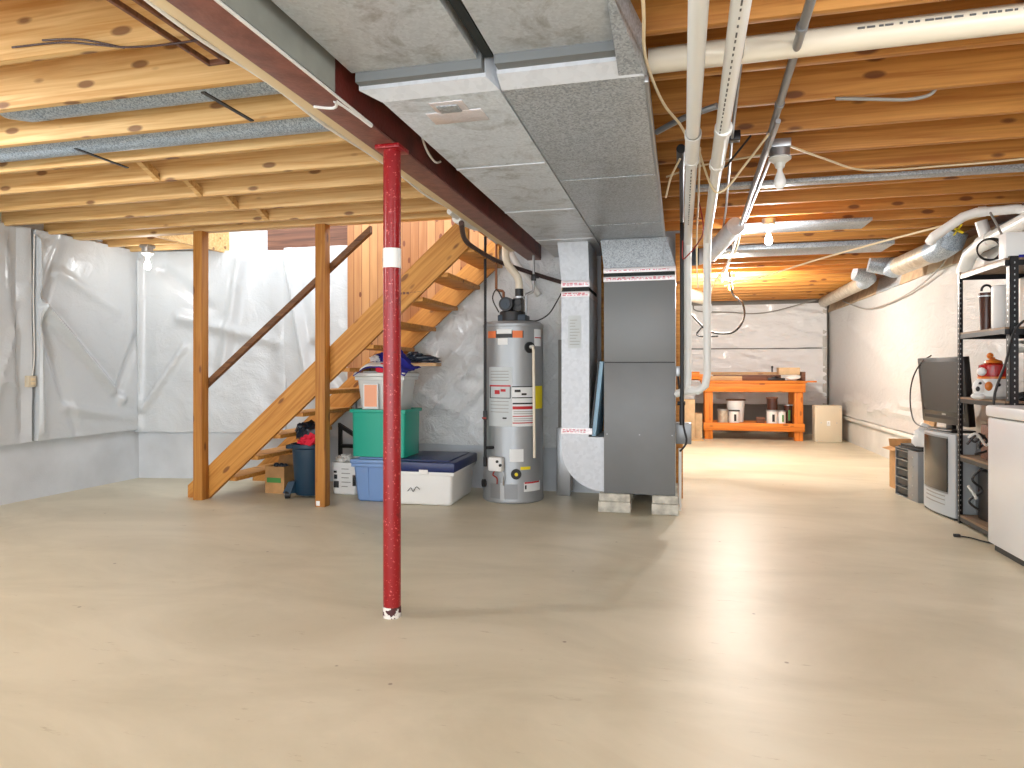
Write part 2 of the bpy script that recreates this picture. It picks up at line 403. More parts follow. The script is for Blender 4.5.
        bmesh.ops.recalc_face_normals(t, faces=t.faces)
        return self._merge(t)

    def ball(self, c, r, sc=(1, 1, 1), n=2, lump=0.0, seed=0):
        t = bmesh.new(); bmesh.ops.create_icosphere(t, subdivisions=n, radius=1)
        for v in t.verts:
            k = 1 + lump * noise.noise(v.co * 2.3 + Vector((seed, seed * 2, 0)))
            v.co = Vector((c[0] + v.co.x * r * sc[0] * k, c[1] + v.co.y * r * sc[1] * k, c[2] + v.co.z * r * sc[2] * k))
        return self._merge(t)

    def patch(self, c, r, a0, a1, z0, z1, th=0.002, n=10):
        """a label wrapped round a vertical cylinder"""
        t = bmesh.new(); rows = []
        for rr in (r, r + th):
            rows.append([[t.verts.new((c[0] + rr * math.cos(a0 + (a1 - a0) * i / n), c[1] + rr * math.sin(a0 + (a1 - a0) * i / n), z)) for i in range(n + 1)] for z in (z0, z1)])
        o = rows[1]; q = rows[0]
        for i in range(n):
            t.faces.new((o[0][i], o[0][i + 1], o[1][i + 1], o[1][i])); t.faces.new((q[0][i], q[1][i], q[1][i + 1], q[0][i + 1]))
            t.faces.new((o[0][i], q[0][i], q[0][i + 1], o[0][i + 1])); t.faces.new((o[1][i], o[1][i + 1], q[1][i + 1], q[1][i]))
        t.faces.new((o[0][0], o[1][0], q[1][0], q[0][0])); t.faces.new((o[0][n], q[0][n], q[1][n], o[1][n]))
        bmesh.ops.recalc_face_normals(t, faces=t.faces)
        return self._merge(t)

    def build(self, name, mat, parent=None, world=True, smooth=True, mat_rot=None):
        me = bpy.data.meshes.new(name)
        if parent is not None and world:
            p = parent; off = Vector(p.location)
            if p.parent: off = off + Vector(p.parent.location)
            for v in self.bm.verts: v.co -= off
        self.bm.to_mesh(me); self.bm.free()
        me.materials.append(mat)
        if smooth:
            for p in me.polygons: p.use_smooth = True
            try: me.set_sharp_from_angle(angle=math.radians(35))
            except Exception: pass
        o = bpy.data.objects.new(name, me); COL.objects.link(o)
        if parent is not None: o.parent = parent
        return o


def tag(o, label, cat, group=None, kind=None):
    o['label'] = label; o['category'] = cat
    if group: o['group'] = group
    if kind: o['kind'] = kind
    return o


def thing(name, label, cat, loc=(0, 0, 0), rotz=0, group=None):
    o = bpy.data.objects.new(name, None); COL.objects.link(o); o.location = loc; o.rotation_euler = (0, 0, rotz)
    o.empty_display_size = 0.1
    return tag(o, label, cat, group)


def struct(name, mb, mat, label=None):
    o = mb.build(name, mat); o['kind'] = 'structure'
    if label: o['label'] = label
    return o


def single(name, label, cat, mb, mat, group=None):
    """a thing that is one mesh, its origin put at the base of its bounds"""
    xs = [v.co.x for v in mb.bm.verts]; ys = [v.co.y for v in mb.bm.verts]; zs = [v.co.z for v in mb.bm.verts]
    c = Vector(((min(xs) + max(xs)) / 2, (min(ys) + max(ys)) / 2, min(zs)))
    for v in mb.bm.verts: v.co -= c
    o = mb.build(name, mat); o.location = c
    return tag(o, label, cat, group)


def copy_tree(o, parent=None):
    c = o.copy(); COL.objects.link(c)
    if parent is not None: c.parent = parent
    for ch in [x for x in list(bpy.data.objects) if x.parent == o]: copy_tree(ch, c)
    return c


# ------------------------------------------------------------------ room shell
XL, XR, YF, ZJ, ZS = -5.62, 2.62, 13.0, 2.38, 2.62     # side walls, far wall, joist underside, subfloor underside
YB = 6.28                                              # wall behind the stairs and the water heater
struct('floor', MB().box(XL - 0.1, XR + 0.1, -2.2, YF + 0.1, -0.1, 0), M['floor'])
ceil = MB()
ceil.box(XL, -1.35, -2.2, 5.22, ZS, ZS + 0.02)
ceil.box(XL, -4.65, 5.22, YB, ZS, ZS + 0.02)
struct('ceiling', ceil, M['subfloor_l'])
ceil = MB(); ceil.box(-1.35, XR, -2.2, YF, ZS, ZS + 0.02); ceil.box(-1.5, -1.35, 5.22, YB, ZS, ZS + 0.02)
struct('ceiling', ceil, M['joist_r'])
struct('wall_left', MB().box(XL - 0.1, XL + 0.02, -2.2, 6.1, 0, ZS), M['found'])
struct('wall_back', MB().prism([(XL, 5.96), (-4.0, YB - 0.02), (0.0, YB - 0.02), (0.0, YB + 0.15), (-4.0, YB + 0.15), (XL, 6.11)], 'z', 0, ZS), M['found'])
struct('wall_partition', MB().box(-0.12, -0.03, YB + 0.15, YF, 0, ZS), M['found'])
struct('wall_right', MB().box(XR, XR + 0.12, -2.2, YF, 0, ZS), M['found_r'])
struct('wall_far', MB().box(-0.12, XR, YF, YF + 0.12, 0, ZS), M['found_far'])
struct('trim_1', MB().box(XR - 0.06, XR, -2.2, YF, 0.36, 0.41, 0.004), M['found_r'])
# upstairs wall glimpsed through the stairwell opening, and the wood edge of the upper floor beside it
struct('wall_upstairs', MB().box(-5.2, -3.2, YB + 0.0, YB + 0.04, ZS - 0.25, 4.4), M['upstairs'])
single('rim_board', 'brown block-patterned rim board above the white foil left of the plank panel', 'rim board',
       MB().box(-4.37, -3.27, YB - 0.06, YB - 0.02, 2.40, 2.70), M['brownwood'])

# floor joists, each one a timber of its own
ys = [0.92, 1.31, 1.71, 2.11, 2.50, 2.90, 3.29, 3.69, 4.09, 4.49, 4.88]
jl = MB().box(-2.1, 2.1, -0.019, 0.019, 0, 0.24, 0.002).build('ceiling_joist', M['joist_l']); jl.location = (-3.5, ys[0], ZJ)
names = ['second joist short of the near galvanized round duct, above the brown bracket',
         'joist just short of the near galvanized round duct', 'joist between the two galvanized round ducts on the left',
         'joist right behind the big galvanized round duct', 'joist with its bottom second behind the big galvanized duct',
         'third joist behind the big galvanized duct', 'fourth joist behind the big galvanized duct, left side',
         'fifth joist behind the big galvanized duct, left side', 'last full joist before the stairwell header on the left']
lab = ['pine joist left of the beam, nearest and outside the view', 'pine joist left of the beam, next one in front of the top left corner',
       'wide pale pine joist crossing the top left corner of the photo'] + ['pale pine ' + n for n in names[1:]]
LAB_L = ['pale pine joist left of the beam, topmost and nearest overhead',
         'pale pine joist left of the beam, one behind the topmost one',
         'wide knotty pine joist across the top left corner, white fabric along its foot',
         'pale pine joist carrying the long dark wavy wire',
         'pale pine joist just in front of the thin galvanized duct',
         'pale pine joist between the two galvanized joist bay ducts',
         'pale pine joist right behind the wide galvanized duct',
         'pale pine joist second behind the wide galvanized duct',
         'pale pine joist third behind the wide galvanized duct, above the red post',
         'pale pine joist fourth behind the wide galvanized duct',
         'pale pine joist next in front of the header over the stair posts']
for i, y in enumerate(ys):
    o = jl if i == 0 else jl.copy()
    if i: COL.objects.link(o)
    o.location = (-3.5, y, ZJ); tag(o, LAB_L[i], 'joist', 'pale joists left of the steel beam')
single('stairwell_header', 'doubled pine header beam resting on the two stair posts', 'header beam',
       MB().box(-5.6, -1.42, 5.10, 5.19, ZJ, ZS - 0.002, 0.003), M['joist_l'])
for k, y in enumerate((5.5, 5.78)):
    single('trimmer_joist', ('short pine joist just behind the header above the hanging lit bulb', 'short pine joist closest to the corner above the foil')[k],
           'joist', MB().box(-5.6, -4.73, y, y + 0.038, ZJ, ZS - 0.002, 0.002), M['joist_l'], 'short joists beside the stairwell')
single('stairwell_trimmer', 'pine trimmer running to the back wall beside the stairwell opening', 'joist',
       MB().hexa([(-4.72, 5.192, ZJ), (-4.68, 5.192, ZJ), (-4.62, YB - 0.1, ZJ), (-4.66, YB - 0.1, ZJ)],
                 [(-4.72, 5.192, ZS - 0.002), (-4.68, 5.192, ZS - 0.002), (-4.62, YB - 0.1, ZS - 0.002), (-4.66, YB - 0.1, ZS - 0.002)]), M['joist_l'])
yr = [y for y in ys if y > 1.0] + [5.28 + 0.4 * k for k in range(19)]
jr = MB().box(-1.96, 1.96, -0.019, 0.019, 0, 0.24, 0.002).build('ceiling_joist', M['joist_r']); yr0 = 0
LAB_R = {1.31: 'amber pine joist right of the ducts, nearest overhead', 1.71: 'amber pine joist right of the ducts, one behind the nearest overhead',
         2.11: 'amber pine joist across the top right edge of the photo', 2.50: 'amber pine joist just in front of the wide white cross pipe',
         2.90: 'amber pine joist just behind the wide white cross pipe', 3.29: 'amber pine joist with the loose grey cable hanging off it',
         3.69: 'amber pine joist with large dark knots holding the unlit bulb box', 4.09: 'amber pine joist just behind the unlit hanging bulb',
         4.49: 'amber pine joist just in front of the flat grey metal cross duct', 4.88: 'amber pine joist right behind the flat grey metal cross duct'}
ordn = ['first', 'second', 'third', 'fourth', 'fifth', 'sixth', 'seventh', 'eighth', 'ninth', 'tenth', 'eleventh', 'twelfth', 'thirteenth',
        'fourteenth', 'fifteenth', 'sixteenth', 'seventeenth', 'eighteenth', 'nineteenth']
for i, y in enumerate(yr):
    o = jr if i == 0 else jr.copy()
    if i: COL.objects.link(o)
    o.location = (0.64, y, ZJ)
    l = LAB_R.get(y)
    if not l:
        k = len(yr) - 1 - i
        l = 'amber pine joist of the far ceiling, %s one from the far wall' % ordn[k] if k else 'amber pine joist lying closest to the far crumpled white wall'
    tag(o, l, 'joist', 'amber joists right of the steel beam')
# cross bridging between left joists
bl = None
BR = ['rear', 'fifth', 'fourth']
brl = ['short diagonal wood brace just behind the wide galvanized duct', 'short diagonal wood brace, second behind the wide galvanized duct',
       'short diagonal wood brace, third behind the wide galvanized duct', 'short diagonal wood brace, fourth behind the wide galvanized duct']
for k, y in enumerate(ys[6:10]):
    m = MB(); x = -3.32
    y0, y1 = y + 0.02, ys[6 + k + 1] - 0.02
    m.hexa([(x, y0, ZJ + 0.17), (x + 0.04, y0, ZJ + 0.17), (x + 0.04, y0, ZJ + 0.22), (x, y0, ZJ + 0.22)],
           [(x, y1, ZJ + 0.0), (x + 0.04, y1, ZJ + 0.0), (x + 0.04, y1, ZJ + 0.05), (x, y1, ZJ + 0.05)])
    single('joist_bridging', brl[k], 'brace', m, M['joist_l'], 'diagonal braces between the left joists')


# ------------------------------------------------------------------ foil faced insulation on the walls
def seg_dist(p, a, b):
    ax, ay = a; bx, by = b; dx, dy = bx - ax, by - ay
    t = max(0, min(1, ((p[0] - ax) * dx + (p[1] - ay) * dy) / (dx * dx + dy * dy)))
    return math.hypot(p[0] - ax - t * dx, p[1] - ay - t * dy), t


def blanket(name, label, a, b, z0, z1, nrm, mat, folds=(), amp=0.02, fine=0.008, base=0.05, step=0.035, seed=0.0, sag=0.01, vfold=0.0, hfold=0.0, slope=0.0):
    a = Vector(a); b = Vector(b); L = (b - a).length; d = (b - a) / L; nrm = Vector(nrm)
    nu = max(4, int(L / step)); nv = int((z1 - z0) / step)
    t = bmesh.new(); g = []
    for i in range(nu + 1):
        s = L * i / nu; col = []
        zb = z0 + sag * noise.noise(Vector((s * 3.1, seed, 0))) + slope * s / L
        for j in range(nv + 1):
            z = zb + (z1 - zb) * j / nv
            h = base + amp * noise.noise(Vector((s * 1.1, z * 0.8, seed)))
            n2 = noise.noise(Vector((s * 4 + z * 1.5, z * 3, seed + 5))); h += fine * (1 - abs(n2) * 2.2)
            if vfold: h += vfold * (1 - 2 * abs(noise.noise(Vector((s * 3.3, z * 0.45, seed + 9)))))
            if hfold: h += hfold * (1 - 2.5 * abs(noise.noise(Vector((s * 1.6, z * 9 + s * 1.5, seed + 3)))))
            for (p, q, wd, am) in folds:
                dist, tt = seg_dist((s, z), p, q); h += 1.7 * am * math.exp(-(dist / wd) ** 2) * (1 - 0.5 * tt)
            h = max(h, 0.006)
            col.append(t.verts.new((a.x + d.x * s + nrm.x * h, a.y + d.y * s + nrm.y * h, z)))
        g.append(col)
    for i in range(nu):
        for j in range(nv): t.faces.new((g[i][j], g[i + 1][j], g[i + 1][j + 1], g[i][j + 1]))
    # edges turn back to the wall so the blanket has a body
    def back(v, s): return t.verts.new((v.co.x - nrm.x * (nrm.dot(v.co - a) - 0.001), v.co.y - nrm.y * (nrm.dot(v.co - a) - 0.001), v.co.z))
    ring = [g[i][0] for i in range(nu + 1)] + [g[nu][j] for j in range(1, nv + 1)] + [g[i][nv] for i in range(nu - 1, -1, -1)] + [g[0][j] for j in range(nv - 1, 0, -1)]
    bk = [back(v, 0) for v in ring]; n = len(ring)
    for i in range(n): t.faces.new((ring[i], bk[i], bk[(i + 1) % n], ring[(i + 1) % n]))
    t.faces.new(bk)
    bmesh.ops.recalc_face_normals(t, faces=t.faces)
    m = MB(); m._merge(t)
    return single(name, label, 'insulation', m, mat)


X0 = XL + 0.021
blanket('insulation_blanket', 'white foil insulation sheet on the left wall, nearest piece up to the seam', (X0, 0.2, 0), (X0, 4.70, 0), 0.52, 2.40, (1, 0, 0), M['foil'],
        folds=[((4.36, 2.4), (4.42, 0.6), 0.05, -0.05), ((4.25, 1.05), (4.4, 1.0), 0.03, 0.02), ((4.1, 0.7), (4.45, 1.9), 0.03, 0.02)], amp=0.03, fine=0.006, seed=1.3, vfold=0.008)
blanket('insulation_blanket', 'white foil insulation sheet draped in folds between wall seam and back left corner', (X0, 4.74, 0), (X0, 5.94, 0), 0.52, 2.40, (1, 0, 0), M['foil'],
        folds=[((0.0, 2.3), (0.03, 0.6), 0.03, 0.035), ((0.04, 1.72), (0.95, 0.85), 0.045, 0.05), ((0.06, 1.55), (0.40, 0.55), 0.05, -0.03),
               ((0.2, 2.05), (0.9, 1.75), 0.05, 0.02), ((0.05, 1.8), (0.25, 2.35), 0.05, -0.03), ((0.9, 0.9), (1.15, 1.5), 0.05, -0.03), ((0.3, 0.8), (1.1, 0.65), 0.05, 0.02)],
        amp=0.035, fine=0.004, base=0.055, vfold=0.008, seed=2.7, step=0.018)
nb = Vector((0.3, -1.5, 0)).normalized()
blanket('insulation_blanket', 'white foil insulation sheet between back left corner and the stairs', (XL + 0.03, 5.955, 0), (-4.0, YB - 0.025, 0), 0.50, 2.40, (0.197 * 1, -0.98, 0), M['foil'],
        folds=[((0.05, 2.3), (0.05, 0.55), 0.03, 0.03), ((0.1, 0.75), (0.55, 1.4), 0.04, 0.03), ((1.15, 2.3), (0.95, 1.2), 0.06, 0.045), ((0.5, 1.7), (1.5, 1.45), 0.06, 0.03),
               ((0.3, 2.2), (0.8, 1.8), 0.07, -0.03)], amp=0.035, fine=0.004, vfold=0.010, seed=4.2, step=0.02)
blanket('insulation_blanket', 'white foil insulation behind handrail and stair stringer', (-4.0, YB - 0.022, 0), (-3.2, YB - 0.022, 0), 0.46, 2.42, (0, -1, 0), M['foil'],
        folds=[((0.05, 2.35), (0.30, 0.9), 0.05, 0.05), ((0.5, 2.3), (0.4, 1.1), 0.04, 0.035), ((0.35, 1.4), (0.75, 0.9), 0.05, -0.03)], amp=0.035, fine=0.005, vfold=0.014, seed=6.1, step=0.02)
dia = [((0.2 + 0.3 * k, 0.75), (1.05 + 0.3 * k, 1.65), 0.03, 0.018) for k in range(7)] + [((0.0, 1.3), (1.4, 0.55), 0.035, 0.02), ((1.0, 1.9), (2.0, 1.0), 0.05, 0.02)]
blanket('insulation_blanket', 'wrinkled white plastic sheet behind the storage totes and water heater', (-3.17, YB - 0.022, 0), (-0.75, YB - 0.022, 0), 0.42, 2.42, (0, -1, 0), M['foil_b'],
        folds=dia, amp=0.03, fine=0.012, base=0.045, seed=8.8, step=0.025)
blanket('insulation_blanket', 'long cream foil insulation sheet on the right wall', (XR - 0.002, YF - 0.1, 0), (XR - 0.002, 1.0, 0), 0.42, 2.22, (-1, 0, 0), M['foil_r'],
        folds=[((0.4 + 0.7 * k, 0.55 + 0.1 * (k % 3)), (1.4 + 0.75 * k, 0.62 + 0.05 * (k % 2)), 0.03, 0.022) for k in range(9)]
        + [((1.5, 1.9), (3.5, 1.2), 0.1, 0.02)], amp=0.02, fine=0.006, base=0.05, seed=3.3, step=0.05)
blanket('insulation_blanket', 'crumpled white sheet on upper part of the far wall above the workbench', (-0.02, YF - 0.002, 0), (XR - 0.1, YF - 0.002, 0), 1.55, 2.34, (0, -1, 0), M['foil_far'],
        amp=0.02, fine=0.02, seed=5.5, hfold=0.032, base=0.08)
blanket('insulation_blanket', 'crumpled white sheet on lower part of the far wall behind the workbench', (-0.02, YF - 0.002, 0), (XR - 0.1, YF - 0.002, 0), 0.53, 1.53, (0, -1, 0), M['foil_far'],
        amp=0.02, fine=0.02, seed=11.5, hfold=0.032, base=0.08)
single('corner_batten', 'pale vertical batten in the far right corner beside the crumpled sheet', 'batten',
       MB().box(XR - 0.16, XR - 0.09, YF - 0.12, YF - 0.03, 0.42, 2.36, 0.004), M['found_r'])
# kraft strips along the top of the right wall
kt = thing('insulation_top_strip', 'brown and grey paper strip along the top of the right wall', 'strip', (XR - 0.06, 6, 2.2))
for i, (y0, y1, mt) in enumerate(((YF - 0.1, 9.9, 'paper'), (9.9, 8.9, 'duct_s'), (8.9, 8.0, 'paper'), (8.0, 7.3, 'beige'), (7.3, 6.5, 'paper'), (6.5, 5.6, 'duct_s'), (5.6, 2.2, 'paper'))):
    MB().hexa([(XR - 0.075, y0, 2.17), (XR - 0.005, y0, 2.17), (XR - 0.005, y1, 2.17), (XR - 0.075, y1, 2.17)],
              [(XR - 0.03, y0, 2.37), (XR - 0.005, y0, 2.37), (XR - 0.005, y1, 2.37), (XR - 0.03, y1, 2.37)]).build('paper_section', M[mt], kt)
single('sill_plate', 'dark wood sill plate under the joists along the right wall', 'sill plate', MB().box(XR - 0.16, XR - 0.01, 5.0, YF - 0.1, 2.372, 2.379), M['brownwood'])

# outlet on the left wall seam
t = thing('wall_outlet', 'small tan electrical outlet box at the seam in left wall foil', 'outlet', (X0 + 0.06, 4.70, 1.0))
MB().box(X0 + 0.04, X0 + 0.085, 4.645, 4.72, 1.0, 1.10, 0.004).build('box', M['beige'], t)
MB().box(X0 + 0.085, X0 + 0.09, 4.665, 4.705, 1.02, 1.045, 0.002).box(X0 + 0.085, X0 + 0.09, 4.665, 4.705, 1.055, 1.08, 0.002).build('socket', M['cream'], t)
single('outlet_cable', 'thin white cable running up the left wall seam to the outlet', 'cable',
       MB().tube([(X0 + 0.06, 4.72, 2.35), (X0 + 0.055, 4.715, 1.8), (X0 + 0.06, 4.72, 1.3), (X0 + 0.06, 4.70, 1.10)], 0.006), M['whitec'])

# ------------------------------------------------------------------ steel beam and red post
t = thing('steel_beam', 'long dark red steel I-beam under the ceiling joists', 'beam', (-1.34, 3, 2.19))
b0, b1, bx0, bx1 = -3.0, 6.27, -1.405, -1.275
MB().box(bx0, bx1, b0, b1, 2.19, 2.203, 0.003).build('bottom_flange', M['beam_f'], t)
MB().box(bx0, bx1, b0, b1, 2.362, 2.375, 0.003).build('top_flange', M['beam'], t)
MB().box(-1.35, -1.33, b0, b1, 2.203, 2.362).build('web', M['beam'], t)
MB().box(-1.33, -1.272, 2.3, b1, 2.204, 2.361).build('dark_side_plate', M['beam'], t)['label'] = 'dark maroon beam side'
MB().box(-1.33, -1.268, b0, 2.3, 2.204, 2.361).build('grey_side_plate', M['beamgrey'], t)['label'] = 'grey painted beam side'
MB().tube([(-1.272, b0, 2.198), (-1.272, 2.20, 2.196), (-1.29, 2.34, 2.188), (-1.33, 2.40, 2.187), (-1.40, 2.37, 2.188)], 0.006).build('paint_line', M['white'], t)
single('bearing_plate', 'cream painted nailer board beside the beam under the left joists', 'nailer', MB().box(-1.475, -1.407, -2, 5.8, 2.206, 2.375, 0.004), M['cream'])
single('white_cable', 'thick white cable clipped along the left edge of the steel beam', 'cable',
       MB().tube([(-1.485, -1, 2.21)] + [(-1.484 + 0.004 * math.sin(k * 1.9), 0.2 + 0.4 * k, 2.212 + 0.01 * math.sin(k * 2.7)) for k in range(14)], 0.007), M['whitec'])
single('cream_pipe', 'cream pipe running under the joists along the left side of the beam', 'pipe',
       MB().tube([(-1.50, -1, 2.315), (-1.50, 2, 2.312), (-1.50, 5.2, 2.31)], 0.016, 10, False), M['cream'])

t = thing('support_post', 'chipped bright red round steel post with white band', 'post', (-1.335, 2.92, 0))
px, py = -1.305, 2.90
MB().lathe([(0.041, 0.045), (0.041, 2.17)], (px, py, 0), 32).build('column', M['post'], t)
MB().lathe([(0.0425, 0.0), (0.0425, 0.045), (0.041, 0.05)], (px, py, 0), 32).build('foot', M['scraped'], t)['label'] = 'scraped dark and white foot of the post'
MB().lathe([(0.0425, 1.625), (0.0425, 1.715)], (px, py, 0), 32).build('band', M['white'], t)['label'] = 'white band around the post'
MB().box(px - 0.06, px + 0.06, py - 0.06, py + 0.06, 2.17, 2.189, 0.002).build('cap_plate', M['post'], t)

# ------------------------------------------------------------------ main ducts
ZD, ZN, YS_ = 2.21, 2.29, 2.45
t = thing('supply_trunk_duct', 'wide flat smudged metal duct beside the steel beam', 'duct', (-0.9, 4, ZD))
MB().box(-1.145, -0.663, YS_, YB - 0.05, ZD, 2.377, 0.003).build('trunk', M['duct'], t)
MB().box(-1.225, -0.72, -1.5, YS_ - 0.10, ZN, 2.377, 0.003).build('near_section', M['duct'], t)
MB().hexa([(-1.215, YS_ - 0.06, ZD + 0.03), (-0.70, YS_ - 0.06, ZD + 0.03), (-0.70, YS_ - 0.06, 2.377), (-1.215, YS_ - 0.06, 2.377)],
          [(-1.145, YS_, ZD), (-0.663, YS_, ZD), (-0.663, YS_, 2.377), (-1.145, YS_, 2.377)]).build('transition', M['duct_w'], t)
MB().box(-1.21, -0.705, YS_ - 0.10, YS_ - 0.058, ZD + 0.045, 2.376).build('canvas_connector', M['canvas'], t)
for y in (3.35, 4.35, 5.35):
    MB().box(-1.143, -0.668, y, y + 0.025, ZD - 0.006, ZD, 0.002).build('drive_cleat', M['duct_w'], t)
g = MB().box(-1.02, -0.78, 2.60, 2.72, ZD - 0.004, ZD, 0.001); g.box(-0.97, -0.83, 2.50, 2.60, ZD - 0.003, ZD, 0.001)
g.build('foil_patch', M['foiltape'], t)
MB().box(-0.95, -0.86, 2.53, 2.60, ZD - 0.008, ZD - 0.003, 0.002).build('patch_cover', M['duct_s'], t)

t = thing('return_trunk_duct', 'wide flat speckled metal duct above the furnace', 'duct', (-0.38, 4, ZD))
MB().box(-0.655, -0.125, YS_, YB - 0.05, ZD, 2.377, 0.003).build('trunk', M['duct_s'], t)
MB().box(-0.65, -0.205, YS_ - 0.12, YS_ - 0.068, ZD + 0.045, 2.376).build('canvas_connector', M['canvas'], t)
MB().box(-0.655, -0.215, -1.5, YS_ - 0.11, ZN, 2.377, 0.003).build('near_section', M['duct'], t)
MB().hexa([(-0.655, YS_ - 0.07, ZD + 0.03), (-0.20, YS_ - 0.07, ZD + 0.03), (-0.20, YS_ - 0.07, 2.377), (-0.655, YS_ - 0.07, 2.377)],
          [(-0.655, YS_, ZD - 0.003), (-0.125, YS_, ZD - 0.003), (-0.125, YS_, 2.377), (-0.655, YS_, 2.377)]).build('transition', M['duct_w'], t)
MB().hexa([(-0.215, 2.0, ZN), (-0.205, 2.0, ZN), (-0.205, 2.0, 2.377), (-0.215, 2.0, 2.377)],
          [(-0.215, YS_, ZD), (-0.125, YS_, ZD), (-0.125, YS_, 2.377), (-0.215, YS_, 2.377)]).build('side_flare', M['duct_s'], t)
for y in (3.7, 4.9):
    MB().box(-0.65, -0.13, y, y + 0.02, ZD - 0.005, ZD, 0.002).build('drive_cleat', M['duct_s'], t)
MB().box(-0.127, -0.112, 2.5, 6.1, ZD - 0.006, ZD + 0.02, 0.002).build('edge_seam', M['galv'], t)
MB().box(-0.7, -0.665, -1.5, 2.37, ZN + 0.01, 2.376).build('gap_shade', M['blackgap'], t)  # black fill that stands for the shade in the open gap between the ducts

# ------------------------------------------------------------------ furnace on blocks
t = thing('furnace', 'tall grey furnace cabinet standing on concrete blocks', 'furnace', (-0.315, 5.8, 0.15))
fx0, fx1, fy0, fy1 = -0.60, -0.035, 5.47, 6.15
MB().box(fx0, fx1, fy0 + 0.015, fy1, 0.15, 1.87, 0.004).build('cabinet', M['furn_s'], t)
MB().box(fx0, fx1, fy0 - 0.005, fy0 + 0.015, 1.215, 1.865, 0.004).build('upper_panel', M['furn_u'], t)
MB().box(fx0 + 0.003, fx1 - 0.003, fy0 + 0.004, fy0 + 0.016, 1.20, 1.222).build('panel_gap', M['black'], t)
lp = MB().box(fx0, fx1, fy0 - 0.005, fy0 + 0.015, 0.152, 1.208, 0.004).build('lower_panel', M['furn'], t)
for x in (-0.575, -0.315, -0.06):
    MB().cyl((x, fy0 - 0.008, 0.63), (x, fy0 - 0.004, 0.63), 0.005, n=10).build('screw', M['galv'], t)
MB().box(fx0 - 0.004, fx1 + 0.002, fy0 - 0.008, fy1, 1.865, 1.905, 0.003).build('lower_tape_collar', M['foiltape'], t)
MB().box(fx0 - 0.002, fx1 - 0.004, fy0, fy1, 1.905, 1.935).build('flexible_connector', M['blackgap'], t)
MB().box(fx0 - 0.004, fx1 + 0.002, fy0 - 0.008, fy1, 1.935, 1.975, 0.003).build('upper_tape_collar', M['foiltape'], t)
for z in (1.878, 1.888, 1.95):
    m = MB(); x = fx0 + 0.02
    while x < fx1 - 0.04:
        l = random.uniform(0.008, 0.03); m.box(x, x + l, fy0 - 0.0095, fy0 - 0.008, z, z + random.uniform(0.004, 0.01)); x += l + random.uniform(0.004, 0.02)
    m.build('tape_print', M['pink'], t)
MB().hexa([(fx0, fy0, 1.975), (fx1, fy0, 1.975), (fx1, fy1, 1.975), (fx0, fy1, 1.975)],
          [(fx0 - 0.03, fy0, ZD), (fx1 - 0.07, fy0, ZD), (fx1 - 0.07, fy1, ZD), (fx0 - 0.03, fy1, ZD)]).build('plenum', M['duct_s'], t)
MB().prism([(fx0 + 0.09, 1.98), (fx1 - 0.10, 1.98), (fx1 - 0.09, 2.15), (fx1 - 0.07, 2.205), (fx0 - 0.02, 2.205), (fx0 + 0.01, 2.13)], 'y', fy0 - 0.012, fy0 - 0.001).build('plenum_face', M['duct_s'], t)
for nm, x, y, l in (('front left', -0.645, 5.44, 0.26), ('front right', -0.22, 5.44, 0.21)):
    g = thing('concrete_block', 'pale concrete block under the %s corner of the furnace' % nm, 'concrete block', (x + l / 2, y + 0.1, 0), 0, 'blocks under the furnace')
    MB().box(x, x + l, y, y + 0.19, 0, 0.085, 0.006).build('lower_block', M['block'], g)
    MB().box(x + 0.005, x + l - 0.004, y + 0.01, y + 0.185, 0.087, 0.149, 0.006).build('upper_block', M['block'], g)
for nm, x, y, l in (('back left', -0.60, 5.95, 0.2), ('back right', -0.22, 5.93, 0.2)):
    single('concrete_block', 'concrete block under the %s corner of the furnace' % nm, 'concrete block', MB().box(x, x + l, y, y + 0.19, 0, 0.149, 0.006), M['block'], 'blocks under the furnace')
# gas and wiring gear on the right flank of the furnace
t = thing('gas_pipe', 'black gas pipe dropping beside the furnace from the ceiling', 'pipe', (0.02, 5.45, 0.75))
MB().tube([(0.01, 3.7, 2.31), (0.015, 5.39, 2.31), (0.015, 5.40, 2.30), (0.015, 5.40, 0.80)], 0.015, 10, False).build('pipe', M['blackm'], t)
MB().cyl((0.015, 5.40, 0.72), (0.015, 5.40, 0.90), 0.02).cyl((-0.02, 5.40, 0.89), (0.04, 5.40, 0.89), 0.016).build('tee_fitting', M['blackm'], t)
MB().cyl((0.005, 3.62, 2.31), (0.005, 3.9, 2.31), 0.024).build('coupling', M['blackm'], t)
t = thing('control_box', 'small grey steel electrical box on the right side of the furnace', 'box', (0.03, 5.7, 0.55))
MB().box(-0.034, 0.09, 5.60, 5.72, 0.55, 0.72, 0.004).build('box', M['conduit'], t)
MB().tube([(-0.02, 5.53, 1.15), (0.0, 5.52, 0.95), (0.025, 5.5, 0.72), (0.05, 5.5, 0.58), (0.0, 5.52, 0.5)], 0.008).build('cable_whip', M['blackc'], t)
MB().box(-0.034, 0.005, 5.5, 5.54, 1.10, 1.18, 0.003).build('switch_box', M['galv'], t)
single('drain_pipe', 'thin white drain pipe down the right side of the furnace', 'pipe', MB().tube([(0.0, 5.56, 0.52), (0.0, 5.56, 0.02)], 0.012, 10), M['pvc'])
single('wood_stud', 'amber wood stud standing behind the right side of the furnace', 'stud', MB().box(-0.04, 0.025, 6.18, 6.255, 0.0, 2.375, 0.002), M['joist_r'])

